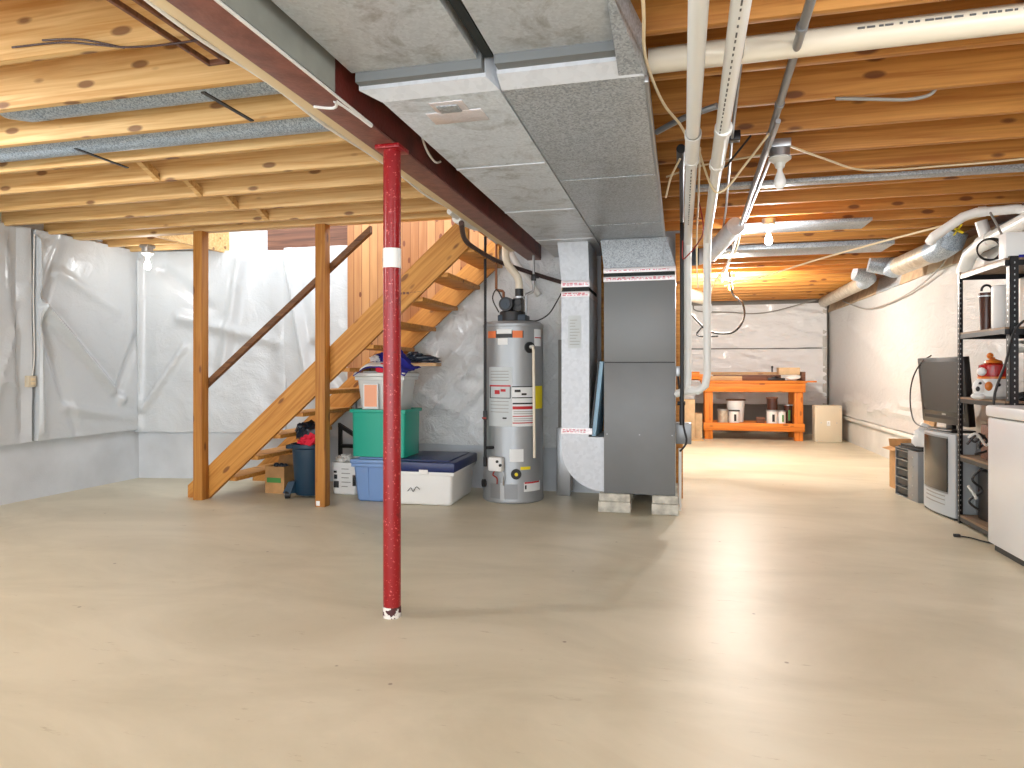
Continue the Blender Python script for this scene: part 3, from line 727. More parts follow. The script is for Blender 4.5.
# return drop with curved foot
t = thing('return_drop_duct', 'pale metal duct drop with curved foot left of the furnace', 'duct', (-0.85, 5.7, 0.1))
d0, d1, e0, e1 = -0.955, -0.725, 5.50, 6.05
pts = [(d0, 1.80), (d0, 0.52)] + [(-0.605 - 0.35 * math.cos(a), 0.50 - 0.345 * math.sin(a)) for a in [PI / 2 * k / 12 for k in range(1, 12)]] + [(-0.62, 0.155), (-0.603, 0.155), (-0.603, 0.60), (-0.73, 0.60), (d1, 0.64), (d1, 1.80)]
MB().prism(pts, 'y', e0, e1).build('drop_body', M['duct_w'], t)
MB().box(d0 + 0.005, d1 - 0.005, e0 + 0.005, e1, 1.80, 1.835).build('flexible_connector', M['blackgap'], t)
MB().box(d0 - 0.003, d1 + 0.003, e0 - 0.003, e1, 1.755, 1.80, 0.002).build('lower_tape_collar', M['foiltape'], t)
MB().box(d0 - 0.003, d1 + 0.003, e0 - 0.003, e1, 1.835, 1.89, 0.002).build('upper_tape_collar', M['foiltape'], t)
MB().hexa([(d0, e0, 1.89), (d1, e0, 1.89), (d1, e1, 1.89), (d0, e1, 1.89)],
          [(-0.99, e0, ZD), (-0.735, e0, ZD), (-0.735, e1, ZD), (-0.99, e1, ZD)]).build('upper_boot', M['duct_w'], t)
MB().box(d0 - 0.003, -0.70, e0 - 0.003, e0, 0.62, 0.67).build('foot_tape', M['foiltape'], t)
for z in (1.765, 1.778, 1.85, 1.862, 0.635, 0.65):
    m = MB(); x = d0 + 0.01
    while x < d1 - 0.03:
        l = random.uniform(0.008, 0.028); m.box(x, x + l, e0 - 0.0045, e0 - 0.0032, z, z + random.uniform(0.005, 0.01)); x += l + random.uniform(0.004, 0.014)
    m.build('tape_print', M['pink'], t)
m = MB().box(-0.90, -0.79, e0 - 0.002, e0, 1.33, 1.60); m.build('sticker', M['label_g'], t)
m = MB()
for k in range(9): m.box(-0.885, -0.885 + random.uniform(0.04, 0.085), e0 - 0.003, e0 - 0.002, 1.36 + 0.025 * k, 1.364 + 0.025 * k)
m.build('sticker_print', M['greyc'], t)
t = thing('furnace_filter', 'pale blue pleated filter leaning in the slot left of the furnace', 'filter', (-0.66, 5.6, 0.6))
MB().hexa([(-0.705, 5.52, 0.605), (-0.675, 5.52, 0.605), (-0.675, 6.0, 0.605), (-0.705, 6.0, 0.605)],
          [(-0.640, 5.52, 1.22), (-0.61, 5.52, 1.22), (-0.61, 6.0, 1.22), (-0.640, 6.0, 1.22)]).build('media', M['filt'], t)
MB().hexa([(-0.725, 5.515, 0.603), (-0.706, 5.515, 0.603), (-0.706, 6.0, 0.603), (-0.725, 6.0, 0.603)],
          [(-0.652, 5.515, 1.225), (-0.641, 5.515, 1.225), (-0.641, 6.0, 1.225), (-0.652, 6.0, 1.225)]).build('frame', M['blackm'], t)
single('insulation_edge', 'yellow fibre insulation showing behind the pale duct drop', 'insulation', MB().box(-1.06, -0.97, 6.10, 6.20, 1.45, 1.95, 0.02), M['bare'])
t = thing('drywall_panel', 'grey panel standing behind the pale duct drop', 'panel', (-1.02, 6.1, 0))
MB().box(-1.09, -0.96, 6.10, 6.14, 0.04, 1.43, 0.003).build('sheet', M['found_far'], t)
MB().box(-1.10, -0.97, 6.06, 6.10, 0.0, 0.62, 0.004).build('foot_board', M['galv'], t)
single('stud_group', 'amber wood stud between the duct drop and furnace', 'stud', MB().box(-0.70, -0.64, 6.15, 6.19, 0, 2.2, 0.002), M['joist_r'])

# ------------------------------------------------------------------ water heater
HC = (-1.45, 5.83); HR = 0.272
t = thing('water_heater', 'grey cylindrical gas water heater with warning labels', 'water heater', (HC[0], HC[1], 0))
MB().lathe([(HR - 0.01, 0.0), (HR, 0.012), (HR, 0.035), (HR - 0.004, 0.05), (HR - 0.004, 1.525), (HR, 1.53), (HR, 1.55), (HR - 0.03, 1.575), (0.05, 1.585), (0, 1.585)], (HC[0], HC[1], 0), 64).build('tank', M['heater'], t)
CA = math.atan2(-HC[1], -HC[0])


def hp(u): return CA + math.asin(max(-0.98, min(0.98, (u - 512.7) / 31.6)))


def hz(v): return 1.15 - (v - 370) * 5.80 / 670


def hlabel(nm, mt, u0, u1, v0, v1, lift=0.0, parent=t):
    return MB().patch(HC, HR - 0.005 + lift, hp(u0), hp(u1), hz(v1), hz(v0), 0.0025).build(nm, M[mt], parent)


hlabel('brand_strip', 'black', 487, 523, 331, 338)
o = hlabel('brand_accent', 'orange', 487, 495, 331, 338, 0.001); o = hlabel('brand_accent', 'orange', 512, 522, 331, 338, 0.001)
hlabel('brand_plate', 'label', 496, 511, 329.5, 334, 0.002)
hlabel('small_label', 'label', 497, 507, 338.5, 345)
hlabel('side_label', 'label', 534, 541, 329, 346)
hlabel('instruction_label', 'label_g', 488, 511.5, 367, 426)
hlabel('warning_label', 'label', 511.5, 535, 386, 426)
hlabel('energy_label', 'yellow', 534.5, 542.5, 386, 409, 0.001)
for k, (mt, u0, u1, v0, v1) in enumerate([('red', 489, 510, 385, 386.5), ('black', 489, 489.7, 386.5, 398), ('black', 489, 510, 397.5, 398.2), ('black', 509.3, 510, 386.5, 398),
                                          ('red', 494, 499, 390, 394), ('red', 500, 505, 389, 391.5), ('black', 511.5, 534, 386, 387), ('black', 514, 520, 389.5, 392), ('black', 521, 526, 393, 395),
                                          ('black', 511.5, 534, 397, 398), ('black', 512, 534, 402.5, 404), ('red', 512, 534, 406, 409), ('red', 512, 534, 415.5, 416.3), ('red', 512, 534, 422, 423),
                                          ('black', 502, 506, 417, 418.5), ('red', 534.5, 541, 337, 338), ('black', 498, 509, 335.5, 336.5)]):
    hlabel('label_print', mt, u0, u1, v0, v1, 0.003)
for v in (371, 374, 377, 380, 401, 404.5, 408, 411.5): hlabel('label_print', 'greyc', 490, 508, v, v + 0.6, 0.003)
for v in (411, 413, 418, 420): hlabel('label_print', 'greyc', 513, 533, v, v + 0.6, 0.003)
hlabel('rating_label', 'label', 509, 523, 448.5, 461)
hlabel('green_sticker', 'yellow', 520, 530, 466, 469)
hlabel('base_label', 'label', 523.5, 540, 481.5, 491); hlabel('label_print', 'red', 524, 539, 481.5, 483, 0.002); hlabel('label_print', 'black', 524.5, 526, 484.5, 488.5, 0.002)
bd = hlabel('burner_door', 'conduit', 490, 517, 483, 498, 0.006)
hlabel('door_strap', 'galv', 500, 504, 482, 499, 0.010)


def hpt(u, v, lift=0.0):
    a = hp(u); return Vector((HC[0] + (HR + lift) * math.cos(a), HC[1] + (HR + lift) * math.sin(a), hz(v)))


def hdisc(nm, mt, u, v, r, l0, l1):
    return MB().cyl(hpt(u, v, l0), hpt(u, v, l1), r, n=24).build(nm, M[mt], t)


hdisc('valve_collar', 'black', 529, 347.5, 0.048, -0.01, 0.012)
rv = hdisc('relief_valve', 'porcelain', 529.5, 347, 0.016, 0.01, 0.045)
p = hpt(529.5, 347, 0.04)
MB().tube([p, p + Vector((0.01, -0.01, -0.03)), p + Vector((0.018, -0.012, -0.95))], 0.012, 12, False).build('discharge_pipe', M['pvc_c'], t)
hdisc('drain_collar', 'black', 515.5, 473, 0.045, -0.01, 0.012); hdisc('drain_valve', 'yellow', 515.5, 473, 0.014, 0.012, 0.03)
hdisc('pipe_collar', 'black', 483.5, 485, 0.035, -0.02, 0.02)
a = hp(497.5)
gv = MB(); mrot = Matrix.Translation(hpt(497.5, 463, 0.03)) @ Matrix.Rotation(a + PI / 2, 4, 'Z')
gv.box(-0.065, 0.065, -0.035, 0.035, -0.06, 0.06, 0.012, mrot); gvo = gv.build('gas_valve', M['whitep'], t)
g = MB(); g.cyl(hpt(500, 460, 0.062), hpt(500, 460, 0.075), 0.012).cyl(hpt(502.5, 463.5, 0.062), hpt(502.5, 463.5, 0.078), 0.012); g.build('valve_knob', M['black'], t)
MB().tube([hpt(496, 470, 0.03), hpt(495, 474, 0.04), hpt(498, 477, 0.03), hpt(497, 483, 0.01)], 0.006).build('igniter_wire', M['redc'], t)
MB().tube([hpt(503, 470, 0.03), hpt(504, 476, 0.03), hpt(503, 484, 0.012)], 0.007).build('burner_tube', M['galv'], t)
bx, by, bz = HC[0], HC[1], 1.585
MB().box(bx - 0.12, bx + 0.13, by - 0.10, by + 0.10, bz - 0.01, bz + 0.055, 0.01).build('blower_base', M['slate'], t)
MB().lathe([(0.115, 0), (0.115, 0.08), (0.10, 0.09), (0, 0.09)], (bx - 0.005, by - 0.01, bz), 32).build('blower_housing', M['black'], t)
MB().cyl((bx - 0.035, by - 0.14, bz + 0.145), (bx - 0.03, by + 0.02, bz + 0.145), 0.062, n=28).build('blower_motor', M['black'], t)
m = MB().cyl((bx - 0.035, by - 0.15, bz + 0.145), (bx - 0.035, by - 0.14, bz + 0.145), 0.045, n=28)
m.cyl((bx - 0.035, by - 0.156, bz + 0.145), (bx - 0.035, by - 0.15, bz + 0.145), 0.015, n=16); m.build('motor_face', M['slate'], t)
m = MB().box(bx + 0.02, bx + 0.10, by - 0.1, by + 0.02, bz + 0.08, bz + 0.20, 0.01); m.cyl((bx + 0.07, by - 0.12, bz + 0.16), (bx + 0.07, by - 0.1, bz + 0.16), 0.028)
m.build('control_module', M['black'], t)
MB().cyl((bx + 0.055, by, bz + 0.18), (bx + 0.055, by, bz + 0.29), 0.038, n=24).build('vent_coupling', M['black'], t)
MB().cyl((bx + 0.055, by, bz + 0.205), (bx + 0.055, by, bz + 0.222), 0.05, n=24).build('hose_clamp', M['galv'], t)
MB().tube([(bx + 0.055, by, bz + 0.29), (bx + 0.04, by, 1.98), (bx - 0.05, by, 2.10), (bx - 0.07, by, 2.20), (bx - 0.07, by, 2.36)], 0.034, 16, True).build('vent_pipe', M['pvc_c'], t)
MB().tube([(bx - 0.12, by - 0.05, bz + 0.08), (bx - 0.17, by - 0.08, bz + 0.2), (bx - 0.13, by - 0.09, bz + 0.28), (bx - 0.08, by - 0.09, bz + 0.2)], 0.006).build('pressure_hose', M['blackc'], t)
single('cold_water_pipe', 'copper water pipe with offset rising from left of heater top', 'pipe',
       MB().tube([(-1.55, 5.87, 1.58), (-1.55, 5.87, 1.855), (-1.56, 5.87, 1.865), (-1.61, 5.87, 1.875), (-1.62, 5.87, 1.89), (-1.62, 5.87, 2.37)], 0.012, 10, False), M['copper'])
t2 = thing('hot_water_pipe', 'dark pipe with valve rising from right of heater top', 'pipe', (-1.35, 5.95, 1.58))
MB().tube([(-1.36, 5.95, 1.57), (-1.36, 5.95, 1.82), (-1.35, 5.95, 1.84), (-1.30, 5.95, 1.86), (-1.29, 5.95, 1.88), (-1.29, 5.95, 2.37)], 0.012, 10, False).build('pipe', M['galv'], t2)
MB().box(-1.31, -1.27, 5.93, 5.97, 1.96, 2.02, 0.006).box(-1.28, -1.24, 5.935, 5.955, 1.98, 1.995, 0.002).build('valve', M['blackm'], t2)
t2 = thing('gas_supply_pipe', 'thin black gas pipe standing in front of heater left edge', 'pipe', (-1.63, 5.5, 0.3))
MB().tube([(-1.63, 5.55, 2.30), (-1.63, 5.55, 0.36)], 0.012, 10).build('pipe', M['blackm'], t2)
MB().cyl((-1.63, 5.55, 0.32), (-1.63, 5.55, 0.40), 0.016).cyl((-1.63, 5.55, 0.48), (-1.56, 5.60, 0.48), 0.013).box(-1.645, -1.615, 5.53, 5.57, 0.72, 0.80, 0.004).build('fittings', M['blackm'], t2)
MB().box(-1.65, -1.61, 5.515, 5.53, 0.73, 0.745, 0.003).build('valve_handle', M['redc'], t2)
single('white_vent_pipe', 'white plastic vent pipe slanting above the water heater', 'pipe',
       MB().tube([(-1.60, 6.15, 2.37), (-1.52, 6.15, 2.2), (-1.35, 6.15, 1.95), (-1.28, 6.15, 1.85)], 0.03, 14), M['pvc'])
single('white_pipe_trap', 'white pipe fittings tucked between beam end and stair top', 'pipe fitting',
       MB().tube([(-1.62, 4.6, 2.30), (-1.60, 5.0, 2.28), (-1.53, 5.1, 2.27), (-1.52, 5.35, 2.29), (-1.60, 5.6, 2.30)], 0.022, 12).cyl((-1.61, 4.75, 2.29), (-1.61, 4.9, 2.29), 0.045), M['pvc'])
single('black_flexible_hose', 'dark ribbed hose sagging below the beam above the stairs', 'hose',
       MB().tube([(-1.47, 4.42, 2.17), (-1.60, 4.9, 2.15), (-1.62, 5.3, 2.14), (-1.57, 5.8, 2.12), (-1.35, 6.0, 2.05), (-1.12, 6.12, 1.98), (-1.02, 6.12, 1.95)], 0.019, 12), M['hose'])
single('black_power_cable', 'thin black cable curving from duct drop to heater top', 'cable',
       MB().tube([(-1.02, 6.02, 1.90), (-1.08, 6.0, 1.78), (-1.16, 6.0, 1.66), (-1.26, 5.98, 1.60), (-1.33, 5.95, 1.60)], 0.006), M['blackc'])

# ------------------------------------------------------------------ staircase
SL = 0.88


def upz(x): return 0.294 + SL * (x + 4.094)


def stringer(y0, y1, par):
    xt = -1.66
    pts = [(-4.31, 0.0), (-4.31, 0.11), (-4.22, upz(-4.22)), ((2.37 - 0.294) / SL - 4.094, 2.37), (xt, 2.37), (xt, upz(xt) - 0.30), (-4.094, 0.0)]
    return MB().prism(pts, 'y', y0, y1).build('stringer', M['stringer'], par)


t = thing('staircase', 'open pine staircase rising to the right', 'staircase', (-3.0, 5.6, 0))
stringer(5.155, 5.195, t); stringer(6.10, 6.14, t)
nt_ = 12
for k in range(nt_):
    z = 0.195 * (k + 1); xc = (z - 0.135) / SL - 4.094
    MB().box(xc - 0.05, xc + 0.19, 5.195, 6.10, z - 0.036, z, 0.004).build('tread', M['stair'], t)
m = MB(); random.seed(3)
for k in range(9): m.box(-2.32 + 0.032 * k, -2.30 + 0.032 * k + 0.004, 5.1535, 5.155, 1.775 + 0.018 * (k > 4), 1.785 + random.uniform(0.004, 0.012))
m.build('lumber_stamp', M['brownwood'], t)
t = thing('stair_post', 'square pine post beside the foot of the staircase', 'post', (-4.14, 5.1, 0))
MB().box(-4.177, -4.087, 5.06, 5.15, 0.0, ZJ - 0.001, 0.004).build('timber', M['stair_z'], t)
t = thing('stair_post', 'square pine post crossing the middle of the staircase', 'post', (-3.0, 5.1, 0))
MB().box(-2.976, -2.886, 5.06, 5.15, 0.0, ZJ - 0.001, 0.004).build('timber', M['stair_z'], t)
MB().box(-2.965, -2.93, 5.057, 5.06, 0.01, 0.05, 0.001).build('paint_patch', M['white'], t)
t = thing('handrail', 'dark brown wooden handrail slanting up behind the posts', 'handrail', (-3.3, 5.22, 1.0))
MB().hexa([(-4.13, 5.152, 0.985), (-4.13, 5.20, 0.985), (-4.13, 5.20, 1.045), (-4.13, 5.152, 1.045)],
          [(-2.52, 5.152, 2.30), (-2.52, 5.20, 2.30), (-2.52, 5.20, 2.36), (-2.52, 5.152, 2.36)]).build('rail', M['rail'], t)
MB().box(-4.16, -4.12, 5.148, 5.18, 0.96, 1.01, 0.004).build('bracket', M['brownwood'], t)
single('plank_panel', 'vertical knotty pine plank panel behind the upper stairs', 'panel',
       MB().prism([(-3.25, 2.75), (-3.25, 0.95), (-1.66, 2.30), (-1.55, 2.42), (-1.55, 2.75)], 'y', 6.145, 6.175), M['plank'])

# ------------------------------------------------------------------ things stored under the stairs
t = thing('trash_can', 'dark blue wheeled trash can under the stairs', 'trash can', (-3.27, 5.45, 0))
MB().lathe([(0.125, 0.03), (0.13, 0.04), (0.155, 0.44), (0.165, 0.45), (0.17, 0.455), (0.17, 0.485), (0.155, 0.485), (0.15, 0.44), (0.12, 0.06), (0, 0.06)], (-3.26, 5.46, 0), 36).build('barrel', M['canblue'], t)
MB().box(-3.45, -3.37, 5.36, 5.42, 0.44, 0.475, 0.008).build('handle', M['canblue'], t)
MB().hexa([(-3.44, 5.30, 0.05), (-3.36, 5.30, 0.05), (-3.30, 5.42, 0.05), (-3.38, 5.44, 0.05)], [(-3.40, 5.33, 0.15), (-3.34, 5.33, 0.15), (-3.30, 5.42, 0.16), (-3.36, 5.42, 0.16)]).build('wheel_housing', M['canblue'], t)
MB().cyl((-3.42, 5.31, 0.036), (-3.38, 5.33, 0.036), 0.034, n=20).build('wheel', M['black'], t)
MB().cyl((-3.424, 5.308, 0.036), (-3.42, 5.31, 0.036), 0.016, n=16).build('wheel_hub', M['galv'], t)
single('dark_bag', 'dark blue plastic bag bulging out of the trash can top', 'bag', MB().ball((-3.23, 5.46, 0.56), 0.13, (0.95, 0.9, 0.85), 3, 0.5, 3.1).ball((-3.31, 5.42, 0.60), 0.06, (1, 1, 1.1), 3, 0.8, 9), M['bag'])
single('red_cloth', 'crumpled red cloth draped on trash can rim', 'cloth', MB().ball((-3.185, 5.335, 0.53), 0.075, (1.1, 0.5, 0.62), 3, 0.9, 5.2).ball((-3.245, 5.32, 0.515), 0.045, (1.1, 0.5, 0.6), 3, 0.9, 1.2), M['redcloth'])
t = thing('cardboard_box', 'open cardboard box with green label left of the trash can', 'box', (-3.67, 5.62, 0))
MB().frustum((-3.665, 5.62), 0, 0.25, 0.20, 0.20, 0.20, 0.20, 0, None, 0.006).build('carton', M['card'], t)
MB().hexa([(-3.765, 5.715, 0.25), (-3.565, 5.715, 0.25), (-3.565, 5.722, 0.25), (-3.765, 5.722, 0.25)], [(-3.765, 5.76, 0.33), (-3.565, 5.76, 0.33), (-3.565, 5.766, 0.33), (-3.765, 5.766, 0.33)]).build('flap', M['card'], t)
MB().box(-3.745, -3.60, 5.517, 5.52, 0.10, 0.145).build('green_label', M['green'], t)
MB().ball((-3.70, 5.6, 0.25), 0.028).ball((-3.64, 5.59, 0.25), 0.028).ball((-3.60, 5.6, 0.25), 0.022).box(-3.755, -3.575, 5.53, 5.71, 0.2, 0.235).build('contents', M['bag'], t)
t = thing('printed_sack', 'white printed sack of scraps beside the middle post', 'sack', (-3.0, 5.72, 0))
MB().frustum((-2.99, 5.70), 0, 0.30, 0.24, 0.22, 0.26, 0.24, 0.03).build('sack', M['whitep'], t)
m = MB()
for k, (x, z, w_, h_) in enumerate(((-3.09, 0.07, 0.05, 0.06), (-3.085, 0.15, 0.03, 0.04), (-3.09, 0.205, 0.03, 0.02), (-2.90, 0.09, 0.03, 0.10))): m.box(x, x + w_, 5.577, 5.583, z, z + h_, 0.002)
m.build('print', M['black'], t)
m = MB()
for k in range(5): m.box(-3.01, -3.01 + random.uniform(0.05, 0.09), 5.576, 5.583, 0.08 + 0.04 * k, 0.086 + 0.04 * k)
m.build('small_print', M['greyc'], t)
m = MB()
for k in range(9): m.ball((-3.09 + 0.025 * k, 5.68 + 0.05 * math.sin(k * 2.1), 0.325 + 0.02 * math.sin(k * 3)), 0.035, (1, 1, 0.8), 2, 1.0, k)
m.build('scraps', M['dust'], t)
t = thing('folding_frame', 'black tubular frame leaning behind the printed sack', 'frame', (-2.9, 5.85, 0))
MB().hexa([(-3.20, 5.86, 0.60), (-3.20, 5.90, 0.60), (-3.20, 5.90, 0.64), (-3.20, 5.86, 0.64)], [(-2.78, 5.86, 0.36), (-2.78, 5.90, 0.36), (-2.78, 5.90, 0.40), (-2.78, 5.86, 0.40)]).build('diagonal_bar', M['black'], t)
MB().box(-3.2, -2.76, 5.86, 5.9, 0.40, 0.435, 0.003).build('cross_bar', M['black'], t)
MB().box(-2.80, -2.77, 5.86, 5.9, 0.0, 0.40, 0.003).build('leg', M['black'], t); MB().box(-3.2, -3.17, 5.86, 5.9, 0.0, 0.60, 0.003).build('leg', M['black'], t)


def tote(name, label, c, z0, h, w0, d0, w1, d1, bodymat, lidmat, rot=0.0, ribs=3, lid=True, lidh=0.05):
    t = thing(name, label, 'storage tote', (c[0], c[1], z0), rot)
    hb = h - (lidh if lid else 0)
    MB().frustum((0, 0), 0, hb, w0, d0, w1, d1, 0.03, None, 0.0 if lid else 0.006).build('tub', M[bodymat], t, False)
    for k in range(ribs):
        x = (-0.5 + (k + 0.5) / ribs) * w0 * 0.9
        MB().hexa([(x - 0.012, -d0 / 2 - 0.006, 0.03), (x + 0.012, -d0 / 2 - 0.006, 0.03), (x + 0.012, -d0 / 2 + 0.02, 0.03), (x - 0.012, -d0 / 2 + 0.02, 0.03)],
                  [(x - 0.012, -d1 / 2 - 0.006, hb - 0.02), (x + 0.012, -d1 / 2 - 0.006, hb - 0.02), (x + 0.012, -d1 / 2 + 0.02, hb - 0.02), (x - 0.012, -d1 / 2 + 0.02, hb - 0.02)]).build('rib', M[bodymat], t, False)
    MB().box(-w1 / 2 - 0.012, w1 / 2 + 0.012, -d1 / 2 - 0.012, -d1 / 2 + 0.012, hb - 0.03, hb, 0.005).box(-w1 / 2 - 0.012, w1 / 2 + 0.012, d1 / 2 - 0.012, d1 / 2 + 0.012, hb - 0.03, hb, 0.005)\
        .box(-w1 / 2 - 0.012, -w1 / 2 + 0.012, -d1 / 2, d1 / 2, hb - 0.03, hb, 0.005).box(w1 / 2 - 0.012, w1 / 2 + 0.012, -d1 / 2, d1 / 2, hb - 0.03, hb, 0.005).build('rim', M[bodymat], t, False)
    if lid:
        m = MB().box(-w1 / 2 - 0.022, w1 / 2 + 0.022, -d1 / 2 - 0.022, d1 / 2 + 0.022, hb, h - 0.012, 0.012)
        m.box(-w1 / 2 + 0.04, w1 / 2 - 0.04, -d1 / 2 + 0.04, d1 / 2 - 0.04, h - 0.015, h, 0.006); m.build('lid', M[lidmat], t, False)
    return t


t = tote('storage_tote', 'low white storage tote with navy blue lid beside the heater', (-2.13, 5.66), 0, 0.385, 0.50, 0.66, 0.54, 0.70, 'whitep', 'navy', 0.04, 0, True, 0.095)
MB().box(-0.02, 0.06, -0.378, -0.355, 0.27, 0.31, 0.004).build('latch', M['whitep'], t, False)
MB().tube([(-0.13, -0.345, 0.12), (-0.10, -0.349, 0.15), (-0.08, -0.349, 0.12), (-0.05, -0.352, 0.16), (-0.02, -0.352, 0.14)], 0.003).build('marker_scrawl', M['black'], t, False)
t = tote('storage_tote', 'dusty blue storage tote at the bottom of the stack', (-2.56, 5.55), 0, 0.385, 0.38, 0.36, 0.44, 0.40, 'bluegrey', 'bluegrey', 0.02, 2)
t = tote('storage_tote', 'teal green open storage tote on the blue tote', (-2.555, 5.56), 0.386, 0.42, 0.42, 0.34, 0.50, 0.38, 'teal', 'teal', 0.02, 0, lid=False)
MB().box(-0.10, -0.01, -0.186, -0.168, 0.245, 0.30, 0.003).build('label_plate', M['label'], t, False)
MB().box(-0.085, -0.03, -0.1885, -0.186, 0.262, 0.275).build('label_text', M['teal'], t, False)
t = tote('clear_bin', 'cloudy white plastic bin nested in the teal tote', (-2.55, 5.56), 0.70, 0.44, 0.34, 0.28, 0.44, 0.32, 'clear', 'clear', 0.02, 0)
t = thing('book', 'peach covered book standing against the cloudy bin', 'book', (-2.62, 5.375, 0.80))
MB().box(-2.69, -2.55, 5.372, 5.388, 0.812, 1.03, 0.002).build('cover', M['label'], t)
MB().box(-2.678, -2.56, 5.370, 5.372, 0.83, 1.02).build('cover_panel', M['peach'], t)


def cloth(name, label, pts_z, mat, x0, x1, y0, y1, par=None, seed=0, nx=18, ny=14, th=0.006):
    t = bmesh.new(); g = []
    for i in range(nx + 1):
        col = []
        for j in range(ny + 1):
            x = x0 + (x1 - x0) * i / nx; y = y0 + (y1 - y0) * j / ny
            col.append(t.verts.new((x, y, pts_z(x, y) + 0.02 * noise.noise(Vector((x * 9, y * 9, seed))))))
        g.append(col)
    fs = [t.faces.new((g[i][j], g[i + 1][j], g[i + 1][j + 1], g[i][j + 1])) for i in range(nx) for j in range(ny)]
    bmesh.ops.recalc_face_normals(t, faces=t.faces)
    bmesh.ops.solidify(t, geom=t.faces[:], thickness=th)
    m = MB(); m._merge(t)
    return m


t = thing('flag_blanket', 'blue, white and red printed cloth heaped on the cloudy bin', 'cloth', (-2.55, 5.6, 1.14))
zf = lambda x, y: 1.165 + 0.05 * math.sin((x + 2.8) * 7) + (0.10 if y > 5.6 else 0.0) * math.exp(-((x + 2.5) / 0.15) ** 2) - 0.55 * max(0, 5.45 - y) - 0.35 * max(0, -2.70 - x)
cloth('', '', zf, None, -2.79, -2.30, 5.37, 5.75, seed=2).build('folded_cloth', M['bluecloth'], t)
cloth('', '', lambda x, y: zf(x, y) + 0.012, None, -2.78, -2.40, 5.37, 5.44, seed=2).build('white_stripe', M['whitep'], t)
MB().ball((-2.53, 5.405, 1.165), 0.055, (1, 0.35, 0.8), 3, 0.3, 2).build('red_emblem', M['redcloth'], t)
MB().ball((-2.62, 5.60, 1.26), 0.07, (1.2, 0.9, 0.6), 3, 0.9, 4).ball((-2.5, 5.62, 1.32), 0.055, (1.0, 0.9, 0.9), 3, 0.9, 6).build('upper_heap', M['bluecloth'], t)
MB().ball((-2.66, 5.53, 1.25), 0.035, (1.2, 0.6, 0.8), 3, 0.9, 4).build('white_fold', M['whitep'], t)
t = thing('wood_board', 'short raw board lying on top behind the red post', 'board', (-2.33, 5.75, 1.17))
MB().box(-2.50, -2.12, 5.66, 5.80, 1.185, 1.215, 0.003).build('board', M['raw'], t)
single('dark_jacket', 'dark garment piled on the raw board right of the red post', 'cloth', MB().ball((-2.28, 5.73, 1.245), 0.10, (1.4, 0.6, 0.35), 3, 0.7, 8).ball((-2.36, 5.72, 1.28), 0.06, (1.2, 0.6, 0.5), 3, 0.7, 12), M['bag'])

# ------------------------------------------------------------------ overhead pipes and cables
t = thing('ceiling_drain_pipe', 'left of the two long white ceiling pipes dropping beside the furnace', 'pipe', (0.05, 4, 2.16), 0, 'long white pipes under the right ceiling')
MB().tube([(0.045, -1, 2.17), (0.05, 2.0, 2.17), (0.055, 3.2, 2.175), (0.06, 5.25, 2.19), (0.06, 5.42, 2.15), (0.06, 5.46, 2.05), (0.06, 5.46, 1.10), (0.05, 5.46, 1.0), (0.0, 5.47, 0.97), (-0.03, 5.49, 0.96)], 0.029, 20, False).build('pipe', M['pvc'], t)
for y in (3.0, 3.36): MB().cyl((0.055, y, 2.175), (0.055, y + 0.045, 2.175), 0.036, n=24).build('hanger_ring', M['whitep'], t)
MB().cyl((0.055, 3.0, 2.175), (0.055, 3.38, 2.175), 0.033, n=24).build('coupling', M['pvc'], t)
MB().cyl((0.06, 5.46, 1.6), (0.06, 5.46, 1.66), 0.034, n=20).build('drop_coupling', M['pvc'], t)
m = MB()
for k in range(22): m.box(0.052, 0.058, 3.45 + 0.06 * k, 3.45 + 0.06 * k + random.uniform(0.01, 0.04), 2.1445, 2.146)
m.build('print', M['print'], t)
t = thing('ceiling_drain_pipe', 'right of the two long white ceiling pipes dropping beside the furnace', 'pipe', (0.18, 4, 2.16), 0, 'long white pipes under the right ceiling')
MB().tube([(0.15, -1, 2.18), (0.165, 2.0, 2.175), (0.18, 3.5, 2.17), (0.20, 5.15, 2.19), (0.205, 5.36, 2.15), (0.205, 5.42, 2.05), (0.205, 5.42, 1.12), (0.19, 5.42, 1.03), (0.14, 5.43, 0.99), (0.03, 5.46, 0.98)], 0.029, 20, False).build('pipe', M['pvc'], t)
for y in (2.95, 3.45): MB().cyl((0.178, y, 2.171), (0.178, y + 0.05, 2.171), 0.037, n=24).build('hanger_ring', M['whitep'], t)
MB().cyl((0.176, 2.95, 2.171), (0.179, 3.47, 2.171), 0.033, n=24).build('coupling', M['pvc'], t)
MB().cyl((0.205, 5.42, 1.6), (0.205, 5.42, 1.66), 0.034, n=20).build('drop_coupling', M['pvc'], t)
m = MB()
for k in range(24): m.box(0.160, 0.165, 1.9 + 0.045 * k, 1.9 + 0.045 * k + random.uniform(0.01, 0.03), 2.1445, 2.147)
m.build('print', M['print'], t)
t = thing('cross_drain_pipe', 'wide white pipe crossing between the right joists', 'pipe', (1.2, 2.67, 2.3))
MB().cyl((-0.12, 2.69, 2.365), (XR - 0.02, 2.69, 2.385), 0.048, n=28).build('pipe', M['pvc_c'], t)
m = MB(); x = 0.62
while x < 1.9:
    l = random.uniform(0.008, 0.03); m.box(x, x + l, 2.640, 2.644, 2.372 + 0.007 * x, 2.379 + 0.007 * x); x += l + random.uniform(0.004, 0.02)
m.build('print', M['print'], t)
t = thing('steel_conduit', 'grey metal conduit running back under the right joists', 'conduit', (0.45, 4, 2.34))
